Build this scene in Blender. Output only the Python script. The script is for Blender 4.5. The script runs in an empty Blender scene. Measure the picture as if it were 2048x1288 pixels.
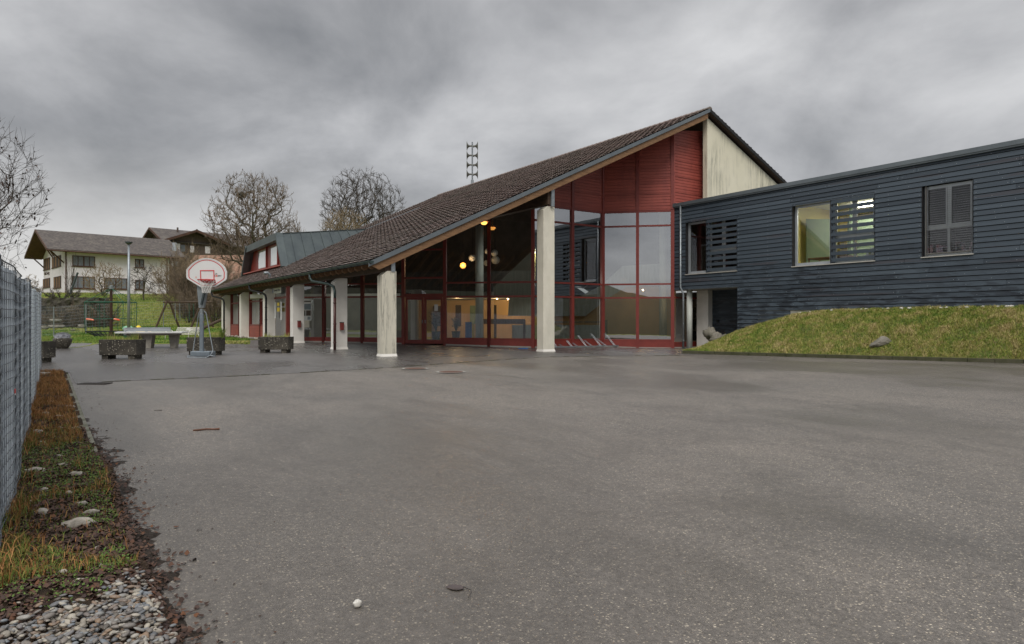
import bpy, math, random
import numpy as np
from mathutils import Vector, Matrix, noise
random.seed(7)
D=bpy.data; SC=bpy.context.scene; COL=SC.collection
TH=math.radians(34.5); c=math.cos(TH); s=math.sin(TH); FL=1365.333
PI=math.pi
# ---------- placement: camera at origin, x = along the gable, y = along the eave
def CX(X,Z,z=0.0): return Vector((c*X+s*Z,-s*X+c*Z,z))
def PX(px,py,Z): return CX((px-1024)/FL*Z,Z,(644-py)/FL*Z)
def onl(px,a,b,d):
    t=(px-1024)/FL; dx=s+c*t; dy=c-s*t; Z=d/(a*dx+b*dy); return dx*Z,dy*Z,Z
def onx(px,k): return onl(px,1,0,k)
def ony(px,k): return onl(px,0,1,k)
def ond(px,k): return onl(px,1,1,k)
def sstep(a,b,v):
    t=max(0.,min(1.,(v-a)/(b-a))); return t*t*(3-2*t)
def gz(x,y):
    yy=y if y<32 else 32+3*(1-math.exp(-(y-32)/3.))
    z=-1.70+.0212*yy
    if x>14: z-=.009*(min(x,40)-14)
    if x>6 and y<24: z+=.68*sstep(6,26,min(x,26))*max(0,min(1,1-y/24))
    return z
def onground(px,py,dz=0.0):
    t=(px-1024)/FL; k=(py-644)/FL; Z=20.
    for _ in range(40):
        x=(s+c*t)*Z; y=(c-s*t)*Z; Z=.5*Z+.5*(-(gz(x,y)+dz))/k
    x=(s+c*t)*Z; y=(c-s*t)*Z
    return Vector((x,y,gz(x,y)+dz)),Z
# ---------- mesh builder
ORG={}; WORLD=set()
class MB:
    K=1.0
    def __init__(m): m.v=[]; m.f=[]; m.a=[]; m.cur=.5
    def add(m,vs,fs):
        n=len(m.v); m.v+= [tuple(q) for q in vs]; m.f+=[tuple(i+n for i in q) for q in fs]; m.a+=[m.cur]*len(vs)
    def box(m,x0,y0,z0,x1,y1,z1):
        m.add([(x0,y0,z0),(x1,y0,z0),(x1,y1,z0),(x0,y1,z0),(x0,y0,z1),(x1,y0,z1),(x1,y1,z1),(x0,y1,z1)],
              [(0,3,2,1),(4,5,6,7),(0,1,5,4),(1,2,6,5),(2,3,7,6),(3,0,4,7)])
    def bar(m,p,q,w,h,up=(0,0,1)):
        p=Vector(p);q=Vector(q);d=(q-p).normalized();u=Vector(up)
        sd=d.cross(u)
        if sd.length<1e-4: sd=d.cross(Vector((1,0,0)))
        sd.normalize(); uu=sd.cross(d).normalized(); a=sd*w/2; b=uu*h/2
        m.add([p-a-b,p+a-b,p+a+b,p-a+b,q-a-b,q+a-b,q+a+b,q-a+b],[(0,3,2,1),(4,5,6,7),(0,1,5,4),(1,2,6,5),(2,3,7,6),(3,0,4,7)])
    def prism(m,poly,vec):
        n=len(poly); v=Vector(vec); a=[Vector(p) for p in poly]; b=[p+v for p in a]
        m.add(a+b,[tuple(range(n))[::-1],tuple(range(n,2*n))]+[(i,(i+1)%n,n+(i+1)%n,n+i) for i in range(n)])
    def poly(m,poly): m.add(poly,[tuple(range(len(poly)))])
    def path(m,pts,rad,n=6,cap=True,ph=0):
        P=[Vector(p) for p in pts]; k=len(P)
        if not hasattr(rad,'__len__'): rad=[rad]*k
        vs=[];prev=None
        for i in range(k):
            d=(P[min(i+1,k-1)]-P[max(i-1,0)])
            d=d.normalized() if d.length>1e-9 else Vector((0,0,1))
            if prev is None:
                r=Vector((0,0,1)) if abs(d.z)<.9 else Vector((1,0,0)); u=d.cross(r).normalized()
            else:
                u=prev-d*prev.dot(d)
                u=u.normalized() if u.length>1e-6 else d.orthogonal().normalized()
            prev=u; w=d.cross(u)
            for j in range(n):
                a=2*PI*j/n+ph; vs.append(P[i]+(u*math.cos(a)+w*math.sin(a))*rad[i])
        fs=[(i*n+j,i*n+(j+1)%n,(i+1)*n+(j+1)%n,(i+1)*n+j) for i in range(k-1) for j in range(n)]
        if cap: fs+=[tuple(range(n))[::-1],tuple((k-1)*n+j for j in range(n))]
        m.add(vs,fs)
    def tube(m,p,q,r0,r1=None,n=8): m.path([p,q],[r0,r0 if r1 is None else r1],n)
    def lathe(m,cx,cy,prof,n=16,axis=None):
        vs=[(cx+r*math.cos(2*PI*j/n),cy+r*math.sin(2*PI*j/n),z) for r,z in prof for j in range(n)]
        k=len(prof)
        fs=[(i*n+j,i*n+(j+1)%n,(i+1)*n+(j+1)%n,(i+1)*n+j) for i in range(k-1) for j in range(n)]
        fs+=[tuple(range(n))[::-1],tuple((k-1)*n+j for j in range(n))]
        m.add(vs,fs)
    def ball(m,ce,r,n=12,k=8,sc=(1,1,1),jit=0,rng=random):
        vs=[];ce=Vector(ce)
        for i in range(k+1):
            t=PI*i/k
            for j in range(n):
                a=2*PI*j/n; q=Vector((math.sin(t)*math.cos(a),math.sin(t)*math.sin(a),math.cos(t)))
                rr=r
                if jit: rr*=1+jit*noise.noise(q*1.7+ce*3.1)*2+jit*.5*noise.noise(q*5+ce)
                vs.append(ce+Vector((q.x*rr*sc[0],q.y*rr*sc[1],q.z*rr*sc[2])))
        m.add(vs,[(i*n+j,(i+1)*n+j,(i+1)*n+(j+1)%n,i*n+(j+1)%n) for i in range(k) for j in range(n)])
    def build(m,name,mt,parent=None,world=False,smooth=False,bevel=0,kind=None):
        org=Vector((0,0,0))
        if parent is not None and parent.name in WORLD: world=True
        if parent is not None and world: org=ORG[parent.name]
        K=MB.K; me=D.meshes.new(name); me.from_pydata([(a[0]*K-org.x,a[1]*K-org.y,a[2]*K-org.z) for a in m.v],[],m.f)
        at=me.attributes.new('rnd','FLOAT','POINT'); at.data.foreach_set('value',m.a)
        me.materials.append(mt); me.update()
        if smooth: me.polygons.foreach_set('use_smooth',[True]*len(me.polygons))
        o=D.objects.new(name,me); COL.objects.link(o)
        if parent is not None: o.parent=parent; ORG[o.name]=ORG[parent.name]
        else: ORG[o.name]=Vector((0,0,0))
        if world: WORLD.add(o.name)
        if bevel:
            b=o.modifiers.new('bevel','BEVEL'); b.width=bevel; b.segments=2; b.limit_method='ANGLE'
        if kind: o['kind']=kind
        return o
def npmesh(name,V,Fs,mt,rnd=None,kind=None,parent=None,k=3):
    me=D.meshes.new(name); V=np.asarray(V,dtype=np.float32); Fs=np.asarray(Fs,dtype=np.int32)
    me.vertices.add(len(V)); me.vertices.foreach_set('co',V.ravel())
    me.loops.add(Fs.size); me.loops.foreach_set('vertex_index',Fs.ravel())
    me.polygons.add(len(Fs)); me.polygons.foreach_set('loop_start',np.arange(len(Fs),dtype=np.int32)*k)
    try: me.polygons.foreach_set('loop_total',np.full(len(Fs),k,dtype=np.int32))
    except Exception: pass
    if rnd is not None:
        at=me.attributes.new('rnd','FLOAT','POINT'); at.data.foreach_set('value',np.asarray(rnd,dtype=np.float32))
    me.materials.append(mt); me.update(calc_edges=True); me.validate()
    o=D.objects.new(name,me); COL.objects.link(o); ORG[o.name]=Vector((0,0,0))
    if kind: o['kind']=kind
    if parent is not None: o.parent=parent
    return o
def tag(o,label,cat,group=None,kind=None):
    if label: o['label']=label
    if cat: o['category']=cat
    if group: o['group']=group
    if kind: o['kind']=kind
    return o
def thing(name,label,cat,loc=(0,0,0),rz=0,group=None):
    o=D.objects.new(name,None); COL.objects.link(o); o.location=loc; o.rotation_euler=(0,0,rz); o.empty_display_size=.2
    ORG[o.name]=Vector(loc); tag(o,label,cat,group); return o
def dup(o,loc=None,rz=None,label=None,scale=None):
    def cp(a,par):
        b=a.copy(); COL.objects.link(b); b.parent=par; ORG[b.name]=Vector((0,0,0))
        for ch in list(a.children): cp(ch,b)
        return b
    n=cp(o,None)
    if loc is not None: n.location=loc
    if rz is not None: n.rotation_euler=(0,0,rz)
    if scale is not None: n.scale=scale if hasattr(scale,'__len__') else (scale,)*3
    if label: n['label']=label
    return n
def clip(poly,f):
    out=[];n=len(poly)
    for i in range(n):
        a=poly[i];b=poly[(i+1)%n];fa=f(a);fb=f(b)
        if fa>=0: out.append(a)
        if fa*fb<0:
            t=fa/(fa-fb); out.append(tuple(a[k]+(b[k]-a[k])*t for k in range(len(a))))
    return out
def text_mesh(txt,size,name,mt,parent,mat4,ext=.004,sx=1.0):
    cu=D.curves.new('t','FONT'); cu.body=txt; cu.size=size; cu.extrude=ext; cu.align_x='CENTER'; cu.align_y='CENTER'
    o=D.objects.new('t',cu); COL.objects.link(o); bpy.context.view_layer.update()
    me=D.meshes.new_from_object(o.evaluated_get(bpy.context.evaluated_depsgraph_get()))
    D.objects.remove(o)
    me.transform(mat4@Matrix.Diagonal((sx,1,1,1)))
    me.materials.clear(); me.materials.append(mt)
    q=D.objects.new(name,me); COL.objects.link(q); q.parent=parent; return q
# ---------- materials
class NT:
    def __init__(n,name):
        n.m=D.materials.new(name); n.m.use_nodes=True; n.t=n.m.node_tree; n.t.nodes.clear()
        n.out=n.n('ShaderNodeOutputMaterial'); n.b=n.n('ShaderNodeBsdfPrincipled'); n.l(n.b.outputs[0],n.out.inputs[0])
    def n(n,ty,**k):
        q=n.t.nodes.new(ty)
        for a,b in k.items(): setattr(q,a,b)
        return q
    def l(n,a,b): n.t.links.new(a,b)
    def co(n,sc=(1,1,1),rot=(0,0,0),kind='Object'):
        t=n.n('ShaderNodeTexCoord'); m=n.n('ShaderNodeMapping'); m.inputs['Scale'].default_value=sc; m.inputs['Rotation'].default_value=rot
        n.l(t.outputs[kind],m.inputs[0]); return m.outputs[0]
    def noise(n,v,scale,detail=5,rough=.6,dist=0):
        q=n.n('ShaderNodeTexNoise'); q.inputs['Scale'].default_value=scale; q.inputs['Detail'].default_value=detail
        q.inputs['Roughness'].default_value=rough; q.inputs['Distortion'].default_value=dist; n.l(v,q.inputs['Vector']); return q.outputs[0]
    def vor(n,v,scale,feature='F1',out='Distance'):
        q=n.n('ShaderNodeTexVoronoi'); q.feature=feature; q.inputs['Scale'].default_value=scale; n.l(v,q.inputs['Vector']); return q.outputs[out]
    def ramp(n,f,pts,interp='LINEAR'):
        r=n.n('ShaderNodeValToRGB'); e=r.color_ramp; e.interpolation=interp
        while len(e.elements)<len(pts): e.elements.new(.5)
        for q,(p,col) in zip(e.elements,pts):
            q.position=p; q.color=(col,col,col,1) if not hasattr(col,'__len__') else (*col,1)
        n.l(f,r.inputs[0]); return r.outputs[0]
    def mix(n,f,a,b,mode='MIX'):
        q=n.n('ShaderNodeMix'); q.data_type='RGBA'; q.blend_type=mode
        for i,v in ((0,f),(6,a),(7,b)):
            if hasattr(v,'is_output'): n.l(v,q.inputs[i])
            elif i==0: q.inputs[0].default_value=v
            else: q.inputs[i].default_value=(*v,1) if hasattr(v,'__len__') else (v,v,v,1)
        return q.outputs[2]
    def math(n,op,a,b=None,cl=False):
        q=n.n('ShaderNodeMath',operation=op); q.use_clamp=cl
        for i,v in enumerate((a,b)):
            if v is None: continue
            if hasattr(v,'is_output'): n.l(v,q.inputs[i])
            else: q.inputs[i].default_value=v
        return q.outputs[0]
    def attr(n,name='rnd'):
        q=n.n('ShaderNodeAttribute'); q.attribute_name=name; return q.outputs['Fac']
    def bump(n,h,st=.3,d=.01):
        q=n.n('ShaderNodeBump'); q.inputs['Strength'].default_value=st; q.inputs['Distance'].default_value=d; n.l(h,q.inputs['Height']); n.l(q.outputs[0],n.b.inputs['Normal'])
    def set(n,col=None,rough=None,metal=None,spec=None):
        for k,v in (('Base Color',col),('Roughness',rough),('Metallic',metal),('Specular IOR Level',spec)):
            if v is None: continue
            if hasattr(v,'is_output'): n.l(v,n.b.inputs[k])
            elif k=='Base Color': n.b.inputs[k].default_value=(*v,1)
            else: n.b.inputs[k].default_value=v
def M(name,c1,c2=None,scale=4,rough=.75,metal=0,bump=0,bs=30,stretch=(1,1,1),var=0,spec=.4,dirt=None,dscale=1.5,bd=.01):
    n=NT(name); v=n.co(stretch)
    c2=c2 or tuple(x*.8 for x in c1)
    col=n.mix(n.ramp(n.noise(v,scale,6,.65),[(.35,0.),(.65,1.)]),c1,c2)
    if dirt: col=n.mix(n.ramp(n.noise(n.co((1,1,.35)),dscale,7,.7),[(.48,0.),(.72,.85)]),col,dirt)
    if var:
        a=n.attr(); g=n.math('ADD',n.math('MULTIPLY',a,2*var),1-var)
        col=n.mix(1.,col,n.mix(0.,g,g) if 0 else g,'MULTIPLY')
    n.set(col,rough,metal,spec)
    if bump: n.bump(n.noise(v,bs,4,.7),bump,bd)
    return n.m
def EM(name,col,st):
    n=NT(name); n.b.inputs['Base Color'].default_value=(*col,1); n.b.inputs['Emission Color'].default_value=(*col,1); n.b.inputs['Emission Strength'].default_value=st; return n.m
def glassmat(name,base=.12,tint=(.82,.86,.84),rough=.0):
    n=NT(name); t=n.n('ShaderNodeBsdfTransparent'); t.inputs[0].default_value=(*tint,1)
    g=n.n('ShaderNodeBsdfGlossy'); g.inputs['Roughness'].default_value=rough; g.inputs[0].default_value=(.95,.97,1,1)
    lw=n.n('ShaderNodeLayerWeight'); lw.inputs[0].default_value=.5
    f=n.math('ADD',n.math('MULTIPLY',n.math('POWER',lw.outputs['Facing'],4.),1-base),base,True)
    mx=n.n('ShaderNodeMixShader'); n.l(f,mx.inputs[0]); n.l(t.outputs[0],mx.inputs[1]); n.l(g.outputs[0],mx.inputs[2]); n.l(mx.outputs[0],n.out.inputs[0])
    bp=n.n('ShaderNodeBump'); bp.inputs['Strength'].default_value=.03; bp.inputs['Distance'].default_value=.02
    n.l(n.noise(n.co(),.9,2),bp.inputs['Height']); n.l(bp.outputs[0],g.inputs['Normal'])
    return n.m
G_={}
G_['red']=M('red_paint',(.235,.040,.030),(.18,.030,.024),2.5,.45,spec=.5,bump=.05,bs=60)
G_['redboard']=M('red_boards',(.40,.095,.070),(.30,.068,.052),1.2,.5,var=.12,stretch=(.4,.4,3),dirt=(.22,.05,.045),dscale=1.2)
G_['glass']=glassmat('window_glass',.22,(.93,.95,.94))
G_['glass2']=glassmat('coated_glass',.42,(.66,.70,.68))
G_['white']=M('white_render',(.82,.79,.73),(.74,.71,.65),2,.85,bump=.15,bs=120)
G_['cream']=M('cream_concrete',(.76,.72,.61),(.68,.64,.53),1.6,.85,bump=.2,bs=90,dirt=(.58,.55,.46),dscale=1.5)
def stained():
    n=NT('weathered_render'); v=n.co((3.2,3.2,.22))
    st=n.ramp(n.noise(v,2.9,10,.8,.3),[(.44,0.),(.62,.9)])
    msk=n.ramp(n.noise(n.co((1,1,.6)),.55,3),[(.40,0.),(.58,1.)])
    base=n.mix(n.noise(n.co(),1.1,5),(.66,.62,.47),(.80,.75,.60))
    n.set(n.mix(n.math('MULTIPLY',st,msk),base,(.25,.245,.20)),.9,0,.2); n.bump(n.noise(n.co(),60,4),.2); return n.m
G_['stained']=stained()
def stained2():
    n=NT('mossy_concrete'); st=n.ramp(n.noise(n.co((5,5,.5)),1.6,9,.8,.2),[(.47,0.),(.66,1.)])
    base=n.mix(n.noise(n.co(),2.1,5),(.70,.66,.54),(.55,.52,.43))
    n.set(n.mix(st,base,(.17,.165,.14)),.9,0,.2); n.bump(n.noise(n.co(),50,5),.3); return n.m
G_['pill2']=stained2()
G_['zinc']=M('zinc_sheet',(.17,.195,.21),(.13,.15,.165),1.3,.42,.35,spec=.5,stretch=(1,1,.4))
G_['zinc2']=M('dark_zinc',(.085,.105,.105),(.06,.075,.08),1.3,.5,.3)
G_['gutter']=M('green_copper',(.055,.085,.08),(.04,.055,.055),3,.45,.4)
G_['timber']=M('timber',(.26,.145,.07),(.15,.08,.04),2.5,.7,stretch=(1,6,6),bump=.1,bs=20)
G_['dktimber']=M('dark_timber',(.09,.055,.035),(.05,.03,.02),2,.75,stretch=(1,1,5))
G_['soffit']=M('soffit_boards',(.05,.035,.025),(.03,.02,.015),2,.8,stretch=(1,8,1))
G_['galv']=M('galvanised_steel',(.33,.36,.38),(.25,.28,.30),6,.42,.6,bump=.02)
G_['steelblue']=M('grey_enamel',(.22,.26,.29),(.17,.2,.23),5,.45,.3)
G_['pipe_red']=M('brown_red_pipe',(.09,.03,.025),(.06,.02,.018),3,.4)
G_['alu']=M('aluminium',(.50,.53,.56),(.42,.45,.48),3,.4,.5)
G_['sill']=M('sill_metal',(.62,.60,.55),(.5,.48,.44),5,.4,.3)
G_['black']=M('black_matt',(.012,.012,.013),(.008,.008,.009),3,.6)
G_['concrete']=M('raw_concrete',(.64,.66,.61),(.48,.50,.45),2.5,.9,bump=.3,bs=40,stretch=(5,5,.5))
G_['plinth']=M('plinth_concrete',(.42,.41,.37),(.3,.29,.26),2,.9,bump=.2)
G_['ochre']=M('lamplit_ochre',(.72,.50,.26),(.65,.44,.22),1.2,.9)  # warm lamplight is put into this colour
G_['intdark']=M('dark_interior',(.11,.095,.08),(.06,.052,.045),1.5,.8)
G_['darkwood']=M('dark_wood_boards',(.07,.06,.05),(.03,.026,.022),2.5,.7,stretch=(6,6,.3))
G_['tilefl']=M('hall_floor',(.18,.15,.12),(.14,.12,.1),3,.4)
def tilemat(name,a,b,moss,cw=1.0):
    n=NT(name); r=n.attr()
    col=n.mix(r,a,b); col=n.mix(n.ramp(n.noise(n.co(),.35,5),[(.4,0.),(.7,.55)]),col,moss)
    col=n.mix(n.ramp(n.noise(n.co(),14,4,.8),[(.60,0.),(.72,.5)]),col,(.30,.28,.23))
    n.set(col,n.ramp(n.noise(n.co(),.8,3),[(.3,.38),(.7,.62)]),0,.5); n.bump(n.noise(n.co(),40,4),.3); return n.m
G_['tile']=tilemat('roof_tiles_wet',(.27,.20,.18),(.16,.113,.10),(.15,.14,.11))
G_['tile_back']=G_['tile']
def rooffar(name,a,b,moss):
    n=NT(name); v=n.co(); w=n.n('ShaderNodeTexVoronoi'); w.inputs['Scale'].default_value=3.2; n.l(v,w.inputs['Vector'])
    col=n.mix(n.ramp(w.outputs['Distance'],[(.1,0.),(.7,1.)]),a,b)
    col=n.mix(n.ramp(n.noise(v,1.2,6,.75),[(.5,0.),(.7,.8)]),col,moss)
    n.set(col,.8); n.bump(w.outputs['Distance'],.6,.04); return n.m
G_['hroof']=rooffar('brown_house_tiles',(.10,.082,.07),(.055,.045,.04),(.16,.14,.11))
G_['oroof']=rooffar('orange_tiles',(.34,.19,.12),(.20,.105,.065),(.24,.2,.14))
G_['hwall']=M('white_house_wall',(.76,.72,.75),(.68,.645,.67),1.5,.9)
G_['hwood']=M('brown_wood',(.10,.05,.03),(.06,.03,.02),2,.7)
G_['hbrown']=M('weathered_brown_wood',(.13,.095,.075),(.08,.06,.05),2,.8,stretch=(6,6,.5))
G_['curt']=M('curtained_pane',(.22,.24,.27),(.13,.14,.16),6,.3,stretch=(4,4,.5))
G_['bark']=M('bark',(.085,.072,.055),(.05,.042,.033),8,.9)
G_['barkgreen']=M('mossy_bark',(.10,.095,.055),(.06,.052,.035),5,.9)
G_['twig']=M('twigs_brown',(.19,.145,.10),(.12,.09,.065),.6,.9)
G_['twig2']=M('twigs_dark',(.075,.062,.052),(.05,.042,.036),1,.9)
G_['twig3']=M('twigs_ochre',(.27,.205,.125),(.17,.13,.08),.6,.9)
G_['dryleaf']=M('withered_leaves',(.16,.07,.035),(.08,.04,.022),9,.7)
def asphalt(name,a,b,stone,dens,wet,rr):
    n=NT(name); v=n.co()
    base=n.mix(n.ramp(n.noise(v,.33,6,.6),[(.36,0.),(.66,1.)]),a,b)
    base=n.mix(n.ramp(n.noise(v,2.7,6,.7),[(.35,.0),(.75,.3)]),base,tuple(x*.55 for x in a))
    base=n.mix(n.ramp(n.noise(v,48,4,.85),[(.36,.0),(.64,.75)]),base,tuple(x*.38 for x in a))
    w=n.n('ShaderNodeTexVoronoi'); w.inputs['Scale'].default_value=95; n.l(v,w.inputs['Vector'])
    sep=n.n('ShaderNodeSeparateColor'); n.l(w.outputs['Color'],sep.inputs[0])
    st=n.math('MULTIPLY',n.ramp(sep.outputs[0],[(dens,0.),(min(dens+.12,1),1.)]),n.ramp(w.outputs['Distance'],[(.25,1.),(.5,0.)]))
    stc=n.mix(sep.outputs[1],stone,(.16,.12,.09))
    w2=n.n('ShaderNodeTexVoronoi'); w2.inputs['Scale'].default_value=42; n.l(v,w2.inputs['Vector'])
    sp2=n.n('ShaderNodeSeparateColor'); n.l(w2.outputs['Color'],sp2.inputs[0])
    st2=n.math('MULTIPLY',n.ramp(sp2.outputs[0],[(dens-.10,0.),(dens-.06,1.)]),n.ramp(w2.outputs['Distance'],[(.22,1.),(.36,0.)]))
    w3=n.n('ShaderNodeTexVoronoi'); w3.inputs['Scale'].default_value=15; n.l(v,w3.inputs['Vector'])
    sp3=n.n('ShaderNodeSeparateColor'); n.l(w3.outputs['Color'],sp3.inputs[0])
    st3=n.math('MULTIPLY',n.ramp(sp3.outputs[0],[(dens-.05,0.),(dens,1.)]),n.ramp(w3.outputs['Distance'],[(.10,1.),(.17,0.)]))
    stb=n.math('MAXIMUM',n.math('MAXIMUM',st,st2),st3)
    col=n.mix(stb,base,stc)
    g2=n.ramp(n.noise(v,17,7,1.0),[(.40,.62),(.5,1.0),(.60,1.42)]); col=n.mix(1.,col,g2,'MULTIPLY')
    g3=n.ramp(n.noise(n.co((1,.45,1),(0,0,-.75)),1.1,6,.75,.5),[(.34,.80),(.5,1.0),(.68,1.10)]); col=n.mix(1.,col,g3,'MULTIPLY')
    tc=n.n('ShaderNodeTexCoord'); sp=n.n('ShaderNodeSeparateXYZ'); n.l(tc.outputs['Object'],sp.inputs[0])
    edge=n.ramp(n.math('DIVIDE',sp.outputs['X'],10.),[(.05,.16),(.45,0.)])
    wetm=n.ramp(n.math('ADD',n.noise(n.co((1,.5,1),(0,0,-.6)),.24,6,.62,.5),edge),[(.45,0.),(.60,1.)])
    col=n.mix(n.math('MULTIPLY',wetm,.45),col,tuple(x*.42 for x in a))
    n.set(col,n.ramp(wetm,[(0.,rr),(1.,wet)]),0,.5)
    h=n.math('ADD',n.noise(v,120,3,.8),n.math('MULTIPLY',n.noise(v,28,4,.7),1.2)); n.bump(h,.8,.007)
    return n.m
G_['asphalt']=asphalt('asphalt_wet',(.190,.168,.145),(.140,.128,.115),(.60,.53,.41),.80,.30,.56)
G_['fore']=asphalt('asphalt_smooth',(.17,.158,.148),(.125,.116,.11),(.26,.23,.20),.91,.22,.46)
def grassmat(name,cols):
    n=NT(name); r=n.attr(); p=[i/(len(cols)-1) for i in range(len(cols))]
    col=n.ramp(r,list(zip(p,cols)))
    n.set(col,.75,0,.25); return n.m
def groundgrass(name,a,b,d):
    n=NT(name); v=n.co()
    col=n.mix(n.ramp(n.noise(v,.6,7,.7),[(.35,0.),(.65,1.)]),a,b)
    col=n.mix(n.ramp(n.noise(v,3.5,6,.8),[(.45,0.),(.7,.9)]),col,d)
    n.set(col,.95,0,.1); n.bump(n.noise(v,9,6,.8),.8,.08); return n.m
G_['lawn']=groundgrass('lawn_turf',(.13,.185,.035),(.19,.21,.05),(.26,.22,.09))
G_['mound']=groundgrass('rough_turf',(.10,.14,.03),(.19,.18,.07),(.24,.18,.09))
G_['soil']=groundgrass('leafy_soil',(.05,.035,.025),(.035,.028,.02),(.085,.05,.028))
G_['blade']=grassmat('grass_blades',[(.07,.14,.02),(.14,.22,.03),(.27,.29,.055),(.40,.34,.13),(.48,.38,.19)])
G_['bladeL']=grassmat('lawn_blades',[(.07,.15,.02),(.13,.22,.035),(.21,.27,.05),(.34,.30,.11)])
G_['dry']=grassmat('dry_growth',[(.17,.075,.025),(.30,.135,.045),(.38,.21,.08),(.18,.18,.04),(.09,.15,.025)])
G_['leaf']=grassmat('fallen_leaves',[(.035,.02,.015),(.06,.035,.025),(.10,.055,.035),(.045,.03,.028),(.13,.055,.025)])
def stones(name):
    n=NT(name); col=n.ramp(n.attr(),[(0,(.20,.17,.14)),(.25,(.09,.10,.11)),(.45,(.22,.14,.08)),(.6,(.14,.16,.18)),(.8,(.38,.34,.27)),(1,(.06,.048,.036))])
    col=n.mix(n.ramp(n.noise(n.co(),30,5,.7),[(.4,0.),(.8,.5)]),col,(.1,.09,.08))
    n.set(col,.42,0,.5); n.bump(n.noise(n.co(),60,3),.15); return n.m
G_['pebble']=stones('pebbles')
G_['boulder']=M('boulder_stone',(.24,.22,.18),(.14,.13,.11),4,.9,bump=.5,bs=12,dirt=(.12,.12,.07),dscale=4,bd=.03)
G_['cobble']=M('cobble_stone',(.40,.36,.30),(.24,.22,.19),9,.8,bump=.3,bs=30,dirt=(.10,.085,.06),dscale=9)
G_['drystone']=M('dark_stone_wall',(.10,.09,.07),(.04,.036,.03),3,.95,bump=.9,bs=5,dirt=(.07,.075,.03),dscale=2,bd=.15)
G_['planter']=M('exposed_aggregate',(.07,.062,.05),(.035,.032,.027),6,.9,bump=.5,bs=60)
def agg():
    n=NT('washed_concrete'); v=n.co(); w=n.n('ShaderNodeTexVoronoi'); w.inputs['Scale'].default_value=26; n.l(v,w.inputs['Vector'])
    sep=n.n('ShaderNodeSeparateColor'); n.l(w.outputs['Color'],sep.inputs[0])
    base=n.mix(n.ramp(n.noise(v,2.2,6),[(.35,0.),(.65,1.)]),(.032,.028,.022),(.085,.075,.058))
    col=n.mix(n.math('MULTIPLY',n.ramp(sep.outputs[0],[(.7,0.),(.85,1.)]),n.ramp(w.outputs['Distance'],[(.2,1.),(.45,0.)])),base,(.42,.39,.31))
    n.set(col,.9); n.bump(n.noise(v,50,4),.5); return n.m
G_['planter']=agg()
G_['tablecon']=M('table_concrete',(.32,.30,.26),(.22,.2,.17),4,.9,bump=.2)
G_['tabletop']=M('table_top_white',(.62,.62,.60),(.5,.5,.48),4,.6)
G_['boardwhite']=M('board_white',(.72,.72,.71),(.68,.68,.67),2,.45)
G_['boardred']=M('board_red',(.60,.02,.03),(.55,.018,.025),3,.45)
G_['hoopred']=M('hoop_red',(.55,.02,.015),(.45,.015,.012),3,.4)
G_['net']=M('white_cord',(.75,.74,.70),(.65,.64,.6),9,.8)
G_['post_wood']=M('round_timber',(.085,.055,.035),(.045,.03,.02),3,.85,stretch=(4,4,.6))
G_['rope']=M('green_rope',(.03,.12,.08),(.02,.08,.055),3,.8)
G_['ropedk']=M('dark_rope',(.02,.03,.025),(.015,.02,.018),3,.8)
G_['ropered']=M('red_rope_cover',(.75,.10,.05),(.8,.35,.25),3,.7)
G_['bingreen']=M('green_plastic',(.20,.42,.26),(.15,.33,.20),2,.5)
G_['bindk']=M('dark_green_plastic',(.03,.10,.05),(.02,.08,.04),2,.5)
G_['yellow']=M('yellow_plastic',(.80,.58,.02),(.7,.5,.02),2,.4)
G_['orange']=M('orange_plastic',(.75,.16,.02),(.7,.14,.02),2,.4)
G_['bench']=M('white_coated_steel',(.75,.73,.68),(.65,.63,.6),5,.5)
G_['rust']=M('rusty_iron',(.12,.05,.03),(.07,.035,.022),8,.8,bump=.3)
G_['iron']=M('cast_iron',(.06,.05,.045),(.04,.035,.03),8,.6,.3,bump=.3)
G_['stick']=M('wet_stick',(.14,.05,.02),(.09,.035,.015),8,.6)
G_['kerb']=M('kerb_concrete',(.20,.19,.155),(.12,.12,.085),3,.9,bump=.4,bs=30,dirt=(.05,.06,.025),dscale=3)
G_['kerbmoss']=M('mossy_kerb',(.045,.05,.02),(.085,.08,.05),3,.95,bump=.6,bs=25)
G_['shell']=M('white_stone',(.62,.60,.55),(.45,.42,.37),20,.6)
G_['heather']=M('grey_heather',(.30,.31,.33),(.2,.2,.22),9,.95)
G_['siren']=M('siren_grey',(.16,.16,.14),(.12,.12,.105),3,.55,.2)
G_['blue']=M('blue_sheet',(.02,.16,.5),(.02,.12,.4),3,.5)
G_['plant']=M('indoor_leaves',(.02,.04,.015),(.012,.025,.01),5,.6)
G_['yelwall']=M('yellow_wall',(.62,.54,.20),(.58,.50,.18),1,.9)
G_['greenwall']=M('green_board',(.24,.32,.22),(.20,.28,.19),1,.8)
G_['ceil']=M('white_ceiling',(.72,.71,.66),(.68,.67,.62),1,.9)
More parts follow.
